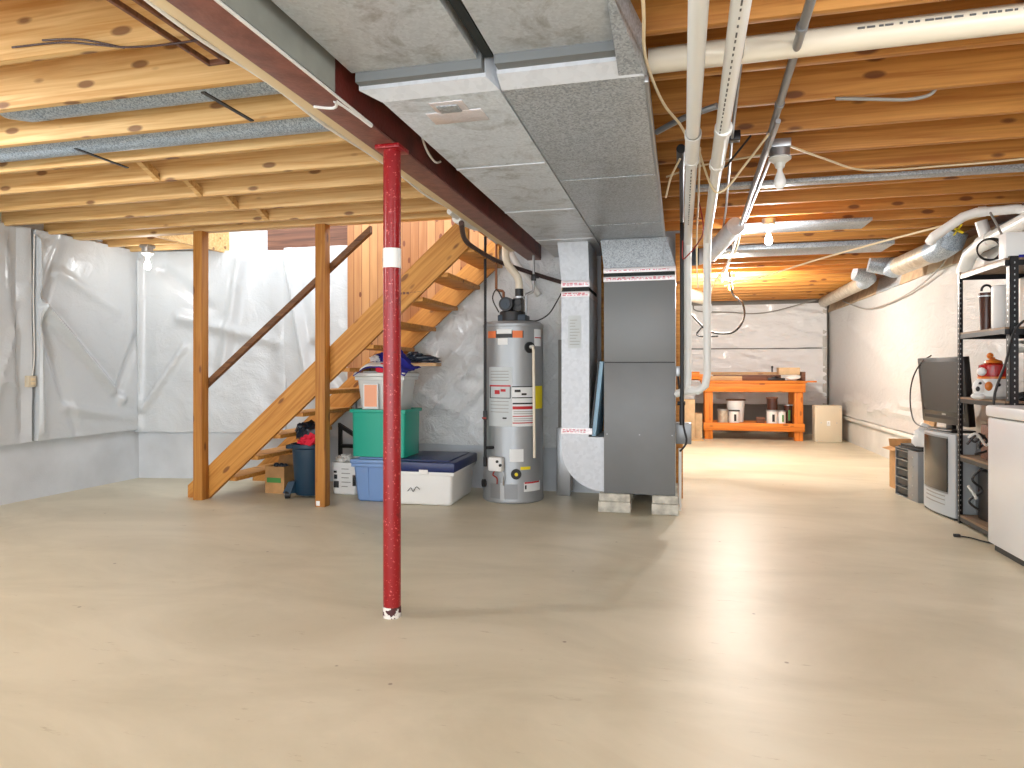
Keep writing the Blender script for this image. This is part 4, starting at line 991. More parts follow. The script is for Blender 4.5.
MB().tube([(0.40, 0.5, 2.345), (0.41, 2.32, 2.345), (0.425, 2.9, 2.345), (0.45, 3.8, 2.345), (0.48, 5.4, 2.345), (0.51, 7.0, 2.345), (0.55, 9.5, 2.345)], 0.0165, 14, False).build('tube', M['conduit'], t)
for x, y in ((0.412, 2.5), (0.418, 2.68), (0.434, 3.2), (0.445, 3.6), (0.47, 4.6)):
    MB().cyl((x, y, 2.345), (x + 0.001, y + 0.03, 2.345), 0.021, n=16).build('coupling', M['conduit'], t)
single('thin_conduit', 'thin grey conduit hugging the second white pipe from overhead', 'conduit',
       MB().tube([(0.20, -1, 2.33), (0.215, 2.4, 2.33), (0.25, 3.4, 2.34), (0.33, 5.2, 2.34), (0.37, 6.5, 2.35)], 0.008, 8, False), M['conduit'])
single('bright_conduit', 'shiny metal tube pair right of the white pipes above the bulb', 'conduit',
       MB().tube([(0.44, 3.3, 2.30), (0.45, 4.2, 2.30), (0.47, 5.6, 2.31)], 0.012, 10, False).tube([(0.49, 4.0, 2.33), (0.50, 5.6, 2.33)], 0.010, 10, False), M['galv'])
single('angled_tube', 'grey tube slanting from duct edge to the first white pipe', 'conduit', MB().tube([(-0.11, 3.34, 2.31), (0.02, 3.18, 2.31), (0.16, 3.10, 2.32)], 0.014, 10), M['conduit'])
single('flat_cross_duct', 'flat grey metal strip duct crossing under the right joists', 'duct', MB().box(0.10, 2.3, 4.60, 4.70, 2.352, 2.377, 0.003), M['duct_s'])
single('cross_duct', 'silver square duct crossing behind the first lit bulb', 'duct', MB().box(0.42, 1.5, 5.92, 6.25, 2.352, 2.379, 0.004), M['duct_s'])
single('cross_duct', 'silver wide duct crossing just beyond the lit bulb', 'duct', MB().box(0.30, 1.95, 6.95, 7.40, 2.33, 2.379, 0.004), M['duct_s'])
t = thing('round_takeoff_duct', 'short shiny round duct angled from behind the white pipes', 'duct', (0.35, 6, 2.2))
MB().tube([(0.0, 6.45, 2.20), (0.18, 6.45, 2.20), (0.27, 6.38, 2.21), (0.43, 5.62, 2.30)], 0.07, 20, False).build('tube', M['duct_w'], t)
MB().cyl((0.07, 6.45, 2.20), (0.17, 6.45, 2.20), 0.08, n=24).build('dark_collar', M['slate'], t)
single('tan_round_duct', 'short tan round duct behind the drop of white pipes', 'duct', MB().cyl((-0.02, 9.3, 2.2), (0.36, 10.3, 2.2), 0.09, n=24), M['duct_t'])
# ducts along the right wall
t = thing('branch_duct', 'far tan round duct angled along the right wall top', 'duct', (2.3, 10, 2.3), 0, 'round branch ducts by the right wall')
MB().cyl((2.33, 12.1, 2.285), (2.30, 9.45, 2.285), 0.085, n=28).build('pipe', M['duct_t'], t)
MB().tube([(2.30, 9.5, 2.285), (2.29, 9.25, 2.30), (2.22, 9.12, 2.33), (2.10, 9.10, 2.36)], 0.092, 20, False).build('elbow', M['duct_b'], t)
t = thing('branch_duct', 'near tan round duct with blue-grey elbow by the right wall', 'duct', (2.3, 7.2, 2.25), 0, 'round branch ducts by the right wall')
MB().cyl((2.29, 8.1, 2.27), (2.29, 6.9, 2.25), 0.098, n=28).build('pipe', M['duct_t'], t)
MB().tube([(2.29, 7.0, 2.25), (2.29, 6.80, 2.25), (2.31, 6.68, 2.28), (2.34, 6.64, 2.37)], 0.105, 24, False).build('near_elbow', M['duct_b'], t)
MB().tube([(2.29, 8.0, 2.27), (2.28, 8.15, 2.27), (2.22, 8.22, 2.31), (2.05, 8.24, 2.35)], 0.10, 24, False).build('far_elbow', M['duct_b'], t)
t = thing('drain_pipe', 'slim white plastic pipe bending over the metal shelf', 'pipe', (2.2, 6, 2.2))
MB().tube([(1.95, 6.05, 2.18), (1.96, 6.0, 2.21), (2.15, 5.95, 2.35), (2.22, 5.9, 2.37), (2.45, 5.8, 2.36), (2.50, 5.72, 2.33), (2.50, 5.6, 2.25)], 0.035, 18, False).build('pipe', M['pvc'], t)
MB().cyl((2.23, 5.89, 2.37), (2.28, 5.875, 2.37), 0.041, n=22).build('coupling', M['pvc'], t)
t = thing('sewer_pipe', 'thick white plastic pipe rising along the right wall over the shelf', 'pipe', (2.45, 5.8, 2.2))
MB().tube([(2.44, 6.75, 2.02), (2.44, 6.6, 2.16), (2.44, 6.35, 2.20), (2.44, 5.6, 2.24), (2.44, 4.2, 2.32)], 0.057, 22, False).build('pipe', M['pvc'], t)
MB().cyl((2.44, 6.36, 2.20), (2.44, 6.18, 2.21), 0.066, n=24).build('coupling', M['pvc'], t)
MB().cyl((2.44, 6.28, 2.22), (2.40, 6.28, 2.375), 0.045, n=22).build('branch', M['pvc'], t)

# galvanized round ducts in the left joist bays
t = thing('joist_bay_duct', 'wide galvanized round duct in the left joist bay', 'duct', (-3.5, 3.1, 2.35), 0, 'galvanized joist bay ducts')
MB().cyl((-5.5, 3.10, 2.475), (-1.50, 3.10, 2.475), 0.095, n=32).build('pipe', M['duct_b'], t)
t = thing('joist_bay_duct', 'thin-looking galvanized round duct in the nearer left joist bay', 'duct', (-3.0, 2.7, 2.4), 0, 'galvanized joist bay ducts')
MB().cyl((-3.10, 2.70, 2.50), (-1.50, 2.70, 2.50), 0.085, n=32).build('pipe', M['duct_b'], t)
MB().tube([(-3.1, 2.70, 2.50), (-3.2, 2.70, 2.50), (-3.3, 2.70, 2.52), (-3.36, 2.70, 2.60)], 0.088, 24, False).build('elbow', M['duct_b'], t)
single('hanger_strap', 'dark metal strap hanging under the nearer galvanized duct', 'strap', MB().box(-2.04, -2.02, 2.52, 2.87, 2.366, 2.372), M['blackm'], 'dark duct straps')
single('hanger_strap', 'dark metal strap hanging under the wide galvanized duct', 'strap', MB().box(-3.16, -3.14, 2.92, 3.27, 2.336, 2.342), M['blackm'], 'dark duct straps')
t = thing('bent_bracket', 'long narrow brown U-shaped metal bracket beside the beam', 'bracket', (-1.76, 2, 2.33))
MB().box(-1.80, -1.785, 0.8, 2.27, 2.345, 2.365, 0.002).build('left_arm', M['brownwood'], t)
MB().box(-1.72, -1.705, 1.75, 2.27, 2.345, 2.365, 0.002).build('right_arm', M['brownwood'], t)
MB().box(-1.80, -1.705, 2.255, 2.27, 2.345, 2.365, 0.002).build('end_bar', M['brownwood'], t)
single('dark_wire', 'dark wavy wire drooping across the near left joists', 'wire',
       MB().tube([(-2.55, 2.08, 2.42), (-2.30, 2.07, 2.405), (-2.12, 2.06, 2.37), (-1.98, 2.06, 2.345), (-1.80, 2.07, 2.34), (-1.62, 2.07, 2.345), (-1.5, 2.07, 2.37)], 0.004)
       .tube([(-2.40, 2.08, 2.43), (-2.2, 2.06, 2.40), (-2.0, 2.06, 2.345)], 0.004), M['hose'])
single('white_fabric_strip', 'white torn sheet edge hanging along the top left joist', 'strip',
       MB().tube([(-2.3, 1.66, 2.375), (-2.05, 1.665, 2.37), (-1.9, 1.66, 2.365), (-1.7, 1.66, 2.37), (-1.55, 1.66, 2.36)], 0.011, 8), M['whitec'])

CABS = [
    ('cream cable hanging along the right edge of the duct', 'cream', 0.006, [(-0.11, 1.6, 2.3), (-0.11, 2.11, 2.28), (-0.12, 2.45, 2.27), (-0.07, 2.9, 2.28), (0.0, 3.15, 2.27), (0.05, 3.3, 2.22)]),
    ('cream cable looping under the second white pipe', 'cream', 0.006, [(0.08, 3.3, 2.22), (0.12, 3.6, 2.2), (0.18, 3.82, 2.13), (0.24, 3.80, 2.13), (0.33, 3.68, 2.22), (0.42, 3.47, 2.3)]),
    ('loose grey cable drooping from an amber joist with big knots', 'greyc', 0.008, [(0.68, 3.28, 2.372), (0.85, 3.3, 2.36), (0.98, 3.31, 2.35), (1.06, 3.31, 2.36), (1.09, 3.31, 2.385)]),
    ('white cable running right from the unlit bulb box', 'cream', 0.006, [(0.56, 3.88, 2.37), (0.80, 4.1, 2.34), (1.07, 4.35, 2.33), (1.5, 4.40, 2.34), (1.9, 4.40, 2.35), (2.3, 4.35, 2.37)]),
    ('cream cable slanting across far ceiling toward right wall', 'cream', 0.009, [(0.55, 8.9, 2.22), (0.9, 8.2, 2.22), (1.3, 7.2, 2.24), (1.65, 6.5, 2.26), (1.95, 6.2, 2.30), (2.3, 5.9, 2.35)]),
    ('grey cable drooping along the cream right wall', 'greyc', 0.009, [(2.5, 11.55, 2.24), (2.52, 10.9, 2.10), (2.53, 10.3, 2.0), (2.53, 9.64, 1.98), (2.53, 8.9, 2.0), (2.52, 8.2, 2.05), (2.5, 7.5, 2.16), (2.48, 7.2, 2.25)]),
    ('black cable looping down in front of the far white wall', 'blackc', 0.013, [(0.60, 8.8, 2.378), (0.64, 8.85, 2.12), (0.74, 8.7, 1.98), (0.76, 8.6, 1.82), (0.70, 8.5, 1.68), (0.60, 8.5, 1.60), (0.42, 8.5, 1.60), (0.28, 8.5, 1.67), (0.12, 8.5, 1.85)]),
    ('thin black cable hanging straight behind the white pipe drops', 'blackc', 0.010, [(0.36, 8.5, 2.375), (0.33, 8.5, 1.8), (0.20, 8.5, 1.58), (0.45, 8.5, 1.56)]),
    ('grey cable running right along top of the far wall', 'greyc', 0.010, [(0.25, 12.84, 2.375), (0.3, 12.8, 2.24), (0.9, 12.8, 2.2), (1.3, 12.8, 2.17), (1.7, 12.8, 2.22), (2.3, 12.68, 2.378)]),
    ('cream cable dropping between the two long white pipes', 'cream', 0.006, [(0.10, 3.6, 2.3), (0.115, 4.5, 2.25), (0.125, 5.3, 2.2), (0.13, 5.5, 1.95), (0.14, 5.5, 1.80)]),
    ('pink cable crossing diagonally between the white pipes', 'redc', 0.005, [(0.12, 4.88, 2.375), (0.16, 4.9, 2.14), (0.12, 5.3, 2.10), (0.06, 5.3, 2.03), (0.02, 5.32, 2.01), (0.02, 5.35, 2.15)]),
    ('dark cable bundle hanging near the second white pipe', 'blackc', 0.006, [(0.19, 3.9, 2.33), (0.24, 3.9, 2.28), (0.28, 3.8, 2.3), (0.36, 3.7, 2.375)]),
    ('white cable loop hanging at the beam side near the red post', 'whitec', 0.006, [(-1.258, 3.15, 2.36), (-1.255, 3.16, 2.31), (-1.252, 3.22, 2.265), (-1.25, 3.32, 2.245), (-1.25, 3.40, 2.27)]),
    ('grey cable descending through the metal shelf beside the right wall', 'greyc', 0.008, [(2.20, 5.6, 2.3), (2.21, 5.40, 2.05), (2.21, 5.40, 1.93), (2.21, 5.4, 1.89)]),
    ('black cable trailing down the front of the metal shelf', 'blackc', 0.008, [(2.35, 4.93, 1.46), (2.17, 4.93, 1.48), (2.08, 4.95, 1.40), (2.04, 4.97, 1.2), (1.98, 4.99, 0.95), (2.0, 4.98, 0.6), (2.02, 4.98, 0.3)]),
    ('cream cable hanging near the first white pipe and furnace', 'cream', 0.006, [(0.0, 3.7, 2.28), (-0.05, 3.9, 2.24), (-0.08, 4.2, 2.22), (-0.09, 4.5, 2.28)]),
    ('cream cable crossing high behind both white pipes', 'cream', 0.006, [(-0.08, 4.2, 2.33), (0.1, 4.1, 2.35), (0.3, 4.05, 2.36), (0.5, 4.0, 2.365)]),
    ('cream cable arcing beyond the conduit near the far bulb', 'cream', 0.007, [(0.47, 5.68, 2.375), (0.47, 5.9, 2.2), (0.43, 6.8, 2.15), (0.36, 7.6, 2.1), (0.34, 8.2, 2.0)]),
]
for lb, mt, r, pts in CABS: single('cable', lb, 'cable', MB().tube(pts, r), M[mt])
t = thing('coiled_cable', 'black and grey coiled cable hanging above the metal shelf', 'cable', (2.1, 5.4, 1.95))
m = MB()
for k in range(3):
    m.tube([(2.12 + 0.09 * math.cos(a + k) * (1 - 0.1 * k), 5.38 + 0.02 * k, 2.0 + 0.075 * math.sin(a + k)) for a in [2 * PI * j / 12 for j in range(13)]], 0.005, 6, True, 3)
m.build('coil', M['blackc'], t)
t = thing('yellow_strap', 'yellow plastic crossed tie hanging by the right wall', 'tie', (2.3, 6.6, 2.3))
MB().hexa([(2.22, 6.35, 2.28), (2.235, 6.35, 2.28), (2.235, 6.36, 2.28), (2.22, 6.36, 2.28)], [(2.28, 6.35, 2.37), (2.295, 6.35, 2.37), (2.295, 6.36, 2.37), (2.28, 6.36, 2.37)]).build('tie', M['yellow'], t)
MB().hexa([(2.29, 6.35, 2.29), (2.305, 6.35, 2.30), (2.305, 6.36, 2.30), (2.29, 6.36, 2.29)], [(2.20, 6.35, 2.35), (2.21, 6.35, 2.365), (2.21, 6.36, 2.365), (2.20, 6.36, 2.35)]).build('tie', M['yellow'], t)
t = thing('junction_box', 'small dark junction box on joist between pipes and conduit', 'junction box', (0.27, 3.7, 2.33))
MB().box(0.24, 0.30, 3.60, 3.66, 2.33, 2.378, 0.003).build('box', M['blackm'], t)


# ------------------------------------------------------------------ bulbs
def bulb_fixture(label, x, y, lit, power, colour, drop=0.0, out='white'):
    t = thing('light_bulb_fixture', label, 'light fixture', (x, y, ZJ - drop))
    z = ZJ - drop
    if drop: MB().box(x - 0.05, x + 0.05, y - 0.05, y + 0.05, z, ZJ - 0.001, 0.003).build('mounting_block', M['galv'], t)
    MB().lathe([(0.052, 0), (0.052, -0.04), (0.046, -0.045)], (x, y, z - 0.001), 24).build('junction_box', M['galv'], t)
    MB().lathe([(0.058, -0.045), (0.058, -0.055), (0.03, -0.075), (0.022, -0.10)], (x, y, z), 28).build('socket', M['porcelain'], t)
    prof = [(0.013, -0.10), (0.014, -0.12), (0.024, -0.145), (0.0315, -0.17), (0.029, -0.195), (0.015, -0.212), (0, -0.215)]
    MB().lathe(prof, (x, y, z), 28).build('bulb', M[{'off': 'bulb_off', 'white': 'bulb_w', 'warm': 'bulb_t'}[lit]], t)
    if power: lamp('bulb_light', (x, y, z - 0.16), power, colour, 0.06)
    return t


bulb_fixture('unlit white bulb in socket on amber joist beside the conduit', 0.52, 3.84, 'off', 0, None, 0.045)
bulb_fixture('lit bulb on the ceiling in front of the silver cross duct', 0.70, 5.80, 'white', 42, WHITE)
bulb_fixture('lit warm bulb hanging far back before the white far wall', 0.63, 9.0, 'warm', 300, TUNG)
bulb_fixture('lit white bulb hanging near the back left corner', -5.08, 5.52, 'white', 6, WHITE, 0.03)
bulb_fixture('lit bulb on the left joists outside the view', -4.2, 1.75, 'white', 105, WHITE)
bulb_fixture('unseen bulb added as fill light just behind the camera', -0.5, -1.6, 'white', 50, WHITE, 0.12)  # unseen, added to brighten the room from behind the view
bulb_fixture('unseen bulb added as fill light under the near right joists', 1.6, 1.2, 'white', 60, WHITE)  # unseen, added to brighten the right side from out of view

# ------------------------------------------------------------------ workbench and its load
t = thing('workbench', 'orange stained wooden workbench against the far wall', 'workbench', (1.15, 11.95, 0))
y0, y1 = 11.6, 12.35
for x in (0.40, 1.80):
    for y in (y0 + 0.04, y1 - 0.13): MB().box(x, x + 0.13, y, y + 0.09, 0, 0.935, 0.004).build('leg', M['bench_z'], t)
MB().box(0.36, 1.96, y0, y0 + 0.038, 0.79, 0.935, 0.004).build('front_apron', M['bench'], t)
MB().box(0.36, 1.96, y1 - 0.04, y1, 0.79, 0.935, 0.004).build('rear_apron', M['bench'], t)
MB().box(0.38, 1.95, y0, y0 + 0.038, 0.15, 0.28, 0.004).build('lower_rail', M['bench'], t)
MB().box(0.38, 1.95, y0 + 0.04, y1 - 0.04, 0.25, 0.27).build('lower_shelf', M['bench'], t)
MB().box(0.34, 1.98, y0 - 0.02, y1 + 0.02, 0.937, 0.975, 0.004).build('top', M['bench'], t)
MB().box(1.90, 2.13, y0 + 0.02, y0 + 0.09, 0.95, 0.975, 0.003).build('clamp_bar', M['bench'], t)
t2 = thing('bench_vise', 'reddish wooden vise block at the left end of the workbench', 'vise', (0.24, 11.7, 0.97))
MB().cyl((0.14, 11.66, 1.05), (0.32, 11.66, 1.05), 0.072, n=8).build('block', M['bench'], t2); MB().cyl((0.10, 11.66, 1.05), (0.15, 11.66, 1.05), 0.045, n=16).build('screw_end', M['brownwood'], t2)
MB().box(0.30, 0.42, 11.64, 11.68, 0.976, 1.08, 0.003).build('jaw', M['bench'], t2)
single('board', 'long pale board lying along the back of the workbench top', 'board', MB().box(0.46, 1.78, 12.0, 12.12, 1.07, 1.115, 0.003), M['raw'], 'boards on the workbench')
single('board', 'short tan board on the front left of the workbench top', 'board', MB().box(0.48, 1.0, 11.70, 11.82, 0.976, 1.05, 0.003), M['raw'], 'boards on the workbench')
single('board', 'dark reddish board under the pale boards on the workbench', 'board', MB().box(0.55, 1.62, 11.84, 11.98, 0.976, 1.068, 0.003), M['brownwood'], 'boards on the workbench')
single('board', 'reddish board end at the right of the workbench top', 'board', MB().box(1.92, 1.975, 11.7, 12.2, 0.976, 1.12, 0.003), M['brownwood'], 'boards on the workbench')
single('flat_carton', 'flat tan carton on the right end of the workbench', 'box', MB().box(1.58, 1.90, 11.75, 12.05, 1.07, 1.19, 0.003), M['card2'])
single('tool_clutter', 'small pile of dark hand tools on the right of the workbench top', 'tools', MB().box(1.40, 1.66, 11.66, 11.72, 0.976, 1.02, 0.006).ball((1.52, 11.68, 1.03), 0.03, (2, 1, 0.6), 2, 0.5), M['blackm'])
single('paper_heap', 'crumpled pale paper beside the carton on the workbench', 'paper', MB().ball((1.78, 11.68, 1.02), 0.06, (1.8, 0.8, 0.7), 2, 0.9, 4), M['dust'])
single('small_figurine', 'tiny dark knob-topped tool standing on workbench boards', 'tool', MB().cyl((1.51, 12.05, 1.115), (1.51, 12.05, 1.19), 0.012).ball((1.51, 12.05, 1.2), 0.02), M['black'])


def pot(name, label, x, y, z, r0, r1, h, mt, lidmt=None, grp=None, stain=None):
    t = thing(name, label, 'bucket' if h > 0.25 else 'can', (x, y, z), 0, grp)
    MB().lathe([(r0, 0), (r1, h - 0.01), (r1 + 0.004, h - 0.008), (r1 + 0.004, h)], (x, y, z), 28).build('body', M[mt], t)
    if lidmt: MB().lathe([(r1 + 0.01, h), (r1 + 0.01, h + 0.02), (0, h + 0.022)], (x, y, z), 28).build('lid', M[lidmt], t)
    if stain: MB().patch((x, y), (r0 + r1) / 2 + 0.002, -PI / 2 - 0.1, -PI / 2 + 0.35, z + h * 0.15, z + h * 0.75, 0.003, 6).build('label_patch', M[stain], t)
    return t


pot('paint_can', 'small grey can at the left of the lower workbench shelf', 0.70, 11.80, 0.271, 0.085, 0.085, 0.20, 'duct_t', 'galv', 'cans on the lower shelf')
pot('plastic_bucket', 'tall white bucket with dark lid on the lower workbench shelf', 0.92, 12.0, 0.271, 0.125, 0.15, 0.36, 'whitep', 'brownwood')
pot('paint_can', 'white can with dark drips before the tall white bucket', 0.88, 11.78, 0.271, 0.08, 0.08, 0.19, 'whitep', 'black', 'cans on the lower shelf', 'black')
pot('paint_can', 'white can with black spot on lower shelf, right half', 1.475, 11.78, 0.271, 0.085, 0.085, 0.20, 'whitep', 'galv', 'cans on the lower shelf', 'black')
pot('glass_jar', 'dark reddish jar stacked on the white can with a black spot', 1.475, 11.78, 0.495, 0.085, 0.085, 0.185, 'darkjar', 'brownwood')
pot('paint_can', 'white can left of dark green can on the lower shelf', 1.63, 11.80, 0.271, 0.06, 0.06, 0.19, 'whitep', 'galv', 'cans on the lower shelf', 'green')
pot('paint_can', 'tall dark red and green can at the right of lower shelf', 1.74, 11.90, 0.271, 0.065, 0.065, 0.29, 'darkjar', 'galv', None, 'green')
single('red_box', 'small red brown box on the middle of the lower workbench shelf', 'box', MB().box(1.23, 1.36, 11.75, 11.85, 0.271, 0.37, 0.004), M['brownwood'])
t = thing('metal_panel_box', 'beige metal panel box standing right of the workbench', 'box', (2.30, 11.75, 0))
MB().box(2.09, 2.49, 11.55, 11.8, 0.0, 0.585, 0.012).build('casing', M['beige'], t)
m = MB()
for x in (2.12, 2.46):
    for z in (0.03, 0.56): m.cyl((x, 11.545, z), (x, 11.551, z), 0.008)
for x in (2.18, 2.29, 2.41): m.cyl((x, 11.545, 0.31), (x, 11.551, 0.31), 0.009)
m.build('screw', M['galv'], t)
MB().box(2.265, 2.315, 11.547, 11.551, 0.26, 0.34, 0.001).build('plate', M['label'], t)
single('cardboard_box', 'pale tall carton left of the workbench legs', 'box', MB().box(0.06, 0.24, 11.45, 11.7, 0, 0.66, 0.006), M['card2'])
single('cardboard_box', 'low pale carton beside the workbench left leg', 'box', MB().box(0.245, 0.36, 11.6, 11.85, 0, 0.42, 0.006), M['card2'])
single('floor_board', 'thin reddish board on the floor left of the workbench', 'board', MB().box(0.1, 0.37, 11.25, 11.33, 0, 0.03, 0.003), M['raw'])

# ------------------------------------------------------------------ right side: freezer, shelf, televisions
t = thing('chest_freezer', 'white chest freezer against the right wall', 'freezer', (2.22, 4.2, 0))
fz = (1.92, 2.53, 3.45, 4.93)
MB().box(fz[0], fz[1], fz[2], fz[3], 0.045, 0.845, 0.012).build('body', M['freezer'], t)
MB().box(fz[0] - 0.012, fz[1], fz[2] - 0.01, fz[3] + 0.01, 0.853, 0.925, 0.018).build('lid', M['freezer'], t)
MB().box(fz[0] + 0.015, fz[1], fz[2] + 0.02, fz[3] - 0.02, 0.843, 0.855).build('gasket', M['greyc'], t)
MB().box(fz[0] + 0.03, fz[1], fz[2] + 0.03, fz[3] - 0.03, 0.0, 0.046).build('plinth', M['blackm'], t)


t = thing('metal_shelf_unit', 'black slotted steel shelving unit with four visible shelves', 'shelf unit', (2.28, 5.35, 0))
sx0, sx1, sy0, sy1 = 2.03, 2.50, 4.965, 5.72


def upright(x, y, dx, dy, h=1.885):
    m = MB(); w_ = 0.036 if y > 5.2 else 0.05
    m.box(min(x, x + dx * w_), max(x, x + dx * w_), min(y, y + dy * 0.003), max(y, y + dy * 0.003), 0, h)
    m.box(min(x, x + dx * 0.003), max(x, x + dx * 0.003), min(y, y + dy * w_), max(y, y + dy * w_), 0, h)
    o = m.build('upright', M['blackm'], t)
    m = MB()
    k = 0.05
    while k < h - 0.02:
        xc = x + dx * w_ * 0.55; yc = y + dy * w_ * 0.55
        yo = min(y, y + dy * 0.003) - 0.0012; xo = min(x, x + dx * 0.003) - 0.0012
        m.box(xc - 0.003, xc + 0.003, yo, yo + 0.0012, k, k + 0.012); m.box(xo, xo + 0.0012, yc - 0.004, yc + 0.004, k, k + 0.012); k += 0.038
    m.build('slots', M['galv'], o)


upright(sx0 + 0.03, sy0, 1, 1); upright(sx1, sy0, -1, 1); upright(sx0, sy1, 1, -1); upright(sx1, sy1, -1, -1)
for z in (1.86, 1.415, 0.935, 0.50, 0.05):
    m = MB().box(sx0 + 0.004, sx1 - 0.004, sy0 + 0.004, sy0 + 0.02, z - 0.035, z).box(sx0 + 0.004, sx1 - 0.004, sy1 - 0.02, sy1 - 0.004, z - 0.035, z)
    m.box(sx0 + 0.004, sx0 + 0.016, sy0 + 0.02, sy1 - 0.02, z - 0.03, z).box(sx1 - 0.016, sx1 - 0.004, sy0 + 0.02, sy1 - 0.02, z - 0.03, z)
    f = m.build('shelf_frame', M['blackm'], t)
    MB().box(sx0 + 0.006, sx1 - 0.006, sy0 + 0.006, sy1 - 0.006, z, z + 0.014).build('shelf_board', M['shelfwood'], t)
MB().hexa([(sx1 - 0.03, sy1 - 0.03, 0.96), (sx1 - 0.027, sy1 - 0.03, 0.96), (sx1 - 0.027, sy1 - 0.03, 0.985), (sx1 - 0.03, sy1 - 0.03, 0.985)],
          [(sx1 - 0.03, sy0 + 0.03, 1.37), (sx1 - 0.027, sy0 + 0.03, 1.37), (sx1 - 0.027, sy0 + 0.03, 1.395), (sx1 - 0.03, sy0 + 0.03, 1.395)]).build('diagonal_brace', M['blackm'], t)
t = thing('second_shelf_unit', 'black steel shelf edge at the right border above the freezer', 'shelf unit', (2.4, 4.6, 0))
for (x, y) in ((2.12, 4.945), (2.12, 4.90)):
    pass
MB().box(2.14, 2.175, 4.945, 4.95, 0.0, 1.88).box(2.14, 2.143, 4.945, 4.96, 0.0, 1.88).build('upright', M['blackm'], t)
for z in (1.40, 0.99): MB().box(2.14, 2.53, 4.935, 4.95, z - 0.03, z).build('shelf_frame', M['blackm'], t)

zt = 1.874
t = thing('white_carton', 'white box with blue edge on the top shelf at right border', 'box', (2.2, 5.1, zt))
MB().box(2.05, 2.35, 4.99, 5.10, zt, zt + 0.17, 0.006).build('box', M['whitep'], t); MB().box(2.12, 2.35, 4.986, 4.99, zt + 0.0, zt + 0.02).build('blue_band', M['bluecloth'], t)
zs = 1.429
t = thing('vacuum_flask', 'dark brown flask with black loop handle on the second shelf', 'flask', (2.17, 5.25, zs))
MB().lathe([(0.035, 0), (0.037, 0.0), (0.045, 0.24), (0.048, 0.25), (0.048, 0.27), (0, 0.275)], (2.118, 5.45, zs), 24).build('body', M['darkjar'], t)
MB().tube([(2.118 + 0.033 * math.cos(a), 5.45, zs + 0.285 + 0.04 * math.sin(a)) for a in [PI * k / 6 - 0.5 for k in range(8)]], 0.008).build('handle', M['blackc'], t)
MB().lathe([(0.05, 0.24), (0.05, 0.25)], (2.118, 5.45, zs), 24).build('silver_band', M['galv'], t)
single('white_cylinder', 'white round canister on the second shelf behind front upright', 'canister', MB().lathe([(0.068, 0), (0.07, 0.01), (0.07, 0.29), (0.062, 0.30), (0, 0.302)], (2.15, 5.27, zs), 32), M['whitep'])
single('appliance_door', 'pale appliance panel standing on second shelf at its back', 'panel', MB().box(2.42, 2.475, 5.3, 5.68, zs, zs + 0.40, 0.008), M['clear'])
t = thing('paper_roll', 'rolled white sheet hanging under the second shelf', 'roll', (2.3, 5.3, 1.3))
MB().cyl((2.42, 5.02, 1.32), (2.42, 5.68, 1.32), 0.045, n=24).build('roll', M['label_g'], t)
z3 = 0.949
t = thing('cookie_jar', 'red and white glazed figure jar with orange lid on shelf', 'jar', (2.17, 5.15, z3))
MB().lathe([(0.08, 0), (0.105, 0.02), (0.11, 0.08), (0.095, 0.13), (0.085, 0.15)], (2.19, 5.15, z3), 28).build('body', M['whitep'], t)
MB().lathe([(0.088, 0.15), (0.092, 0.17), (0.085, 0.235), (0.05, 0.25)], (2.19, 5.15, z3), 28).build('red_section', M['jar'], t)
MB().lathe([(0.094, 0.14), (0.094, 0.155)], (2.19, 5.15, z3), 28).build('orange_band', M['orangeg'], t)
MB().lathe([(0.055, 0.25), (0.05, 0.265), (0.012, 0.28), (0.012, 0.29)], (2.19, 5.15, z3), 24).ball((2.17, 5.15, z3 + 0.30), 0.022).build('lid', M['orangeg'], t)
MB().ball((2.10, 5.10, z3 + 0.19), 0.03).ball((2.09, 5.11, z3 + 0.08), 0.045, (1, 0.8, 1.3)).ball((2.08, 5.10, z3 + 0.02), 0.04, (1.2, 0.8, 0.6)).build('figure', M['whitep'], t)
MB().ball((2.125, 5.055, z3 + 0.09), 0.025, (1, 0.5, 1.3)).build('orange_spot', M['orangeg'], t)
MB().ball((2.065, 5.07, z3 + 0.07), 0.013, (1, 1, 1.4)).ball((2.075, 5.06, z3 + 0.11), 0.010).ball((2.18, 5.04, z3 + 0.10), 0.012).build('dark_spots', M['black'], t)
t.location = (t.location.x - 0.07, t.location.y + 0.20, t.location.z)
single('cable_heap', 'dark tangle of cables on the shelf beside the figure jar', 'cables', MB().ball((2.22, 5.02, z3 + 0.03), 0.05, (1.8, 0.7, 0.7), 2, 1.2, 7).tube([(2.08, 5.0, z3 + 0.01), (2.15, 4.99, z3 + 0.05), (2.3, 5.0, z3 + 0.03)], 0.007), M['blackc'])
single('orange_carton', 'orange and white box at the right border above freezer', 'box', MB().box(2.20, 2.45, 4.72, 4.9, 0.926, 1.16, 0.004), M['peach'])
single('black_appliance', 'black appliance on the shelf at right border above the freezer', 'appliance', MB().box(2.19, 2.50, 4.70, 4.92, 1.401, 1.63, 0.01), M['black'])
single('shelf_carton', 'brown carton on the lower shelf beside the old television', 'box', MB().box(2.10, 2.44, 5.05, 5.5, 0.515, 0.76, 0.004), M['brownwood'])
single('computer_tower', 'dark computer tower on the lowest shelf with tangled wires', 'computer', MB().box(2.12, 2.40, 5.15, 5.6, 0.065, 0.42, 0.006), M['black'])
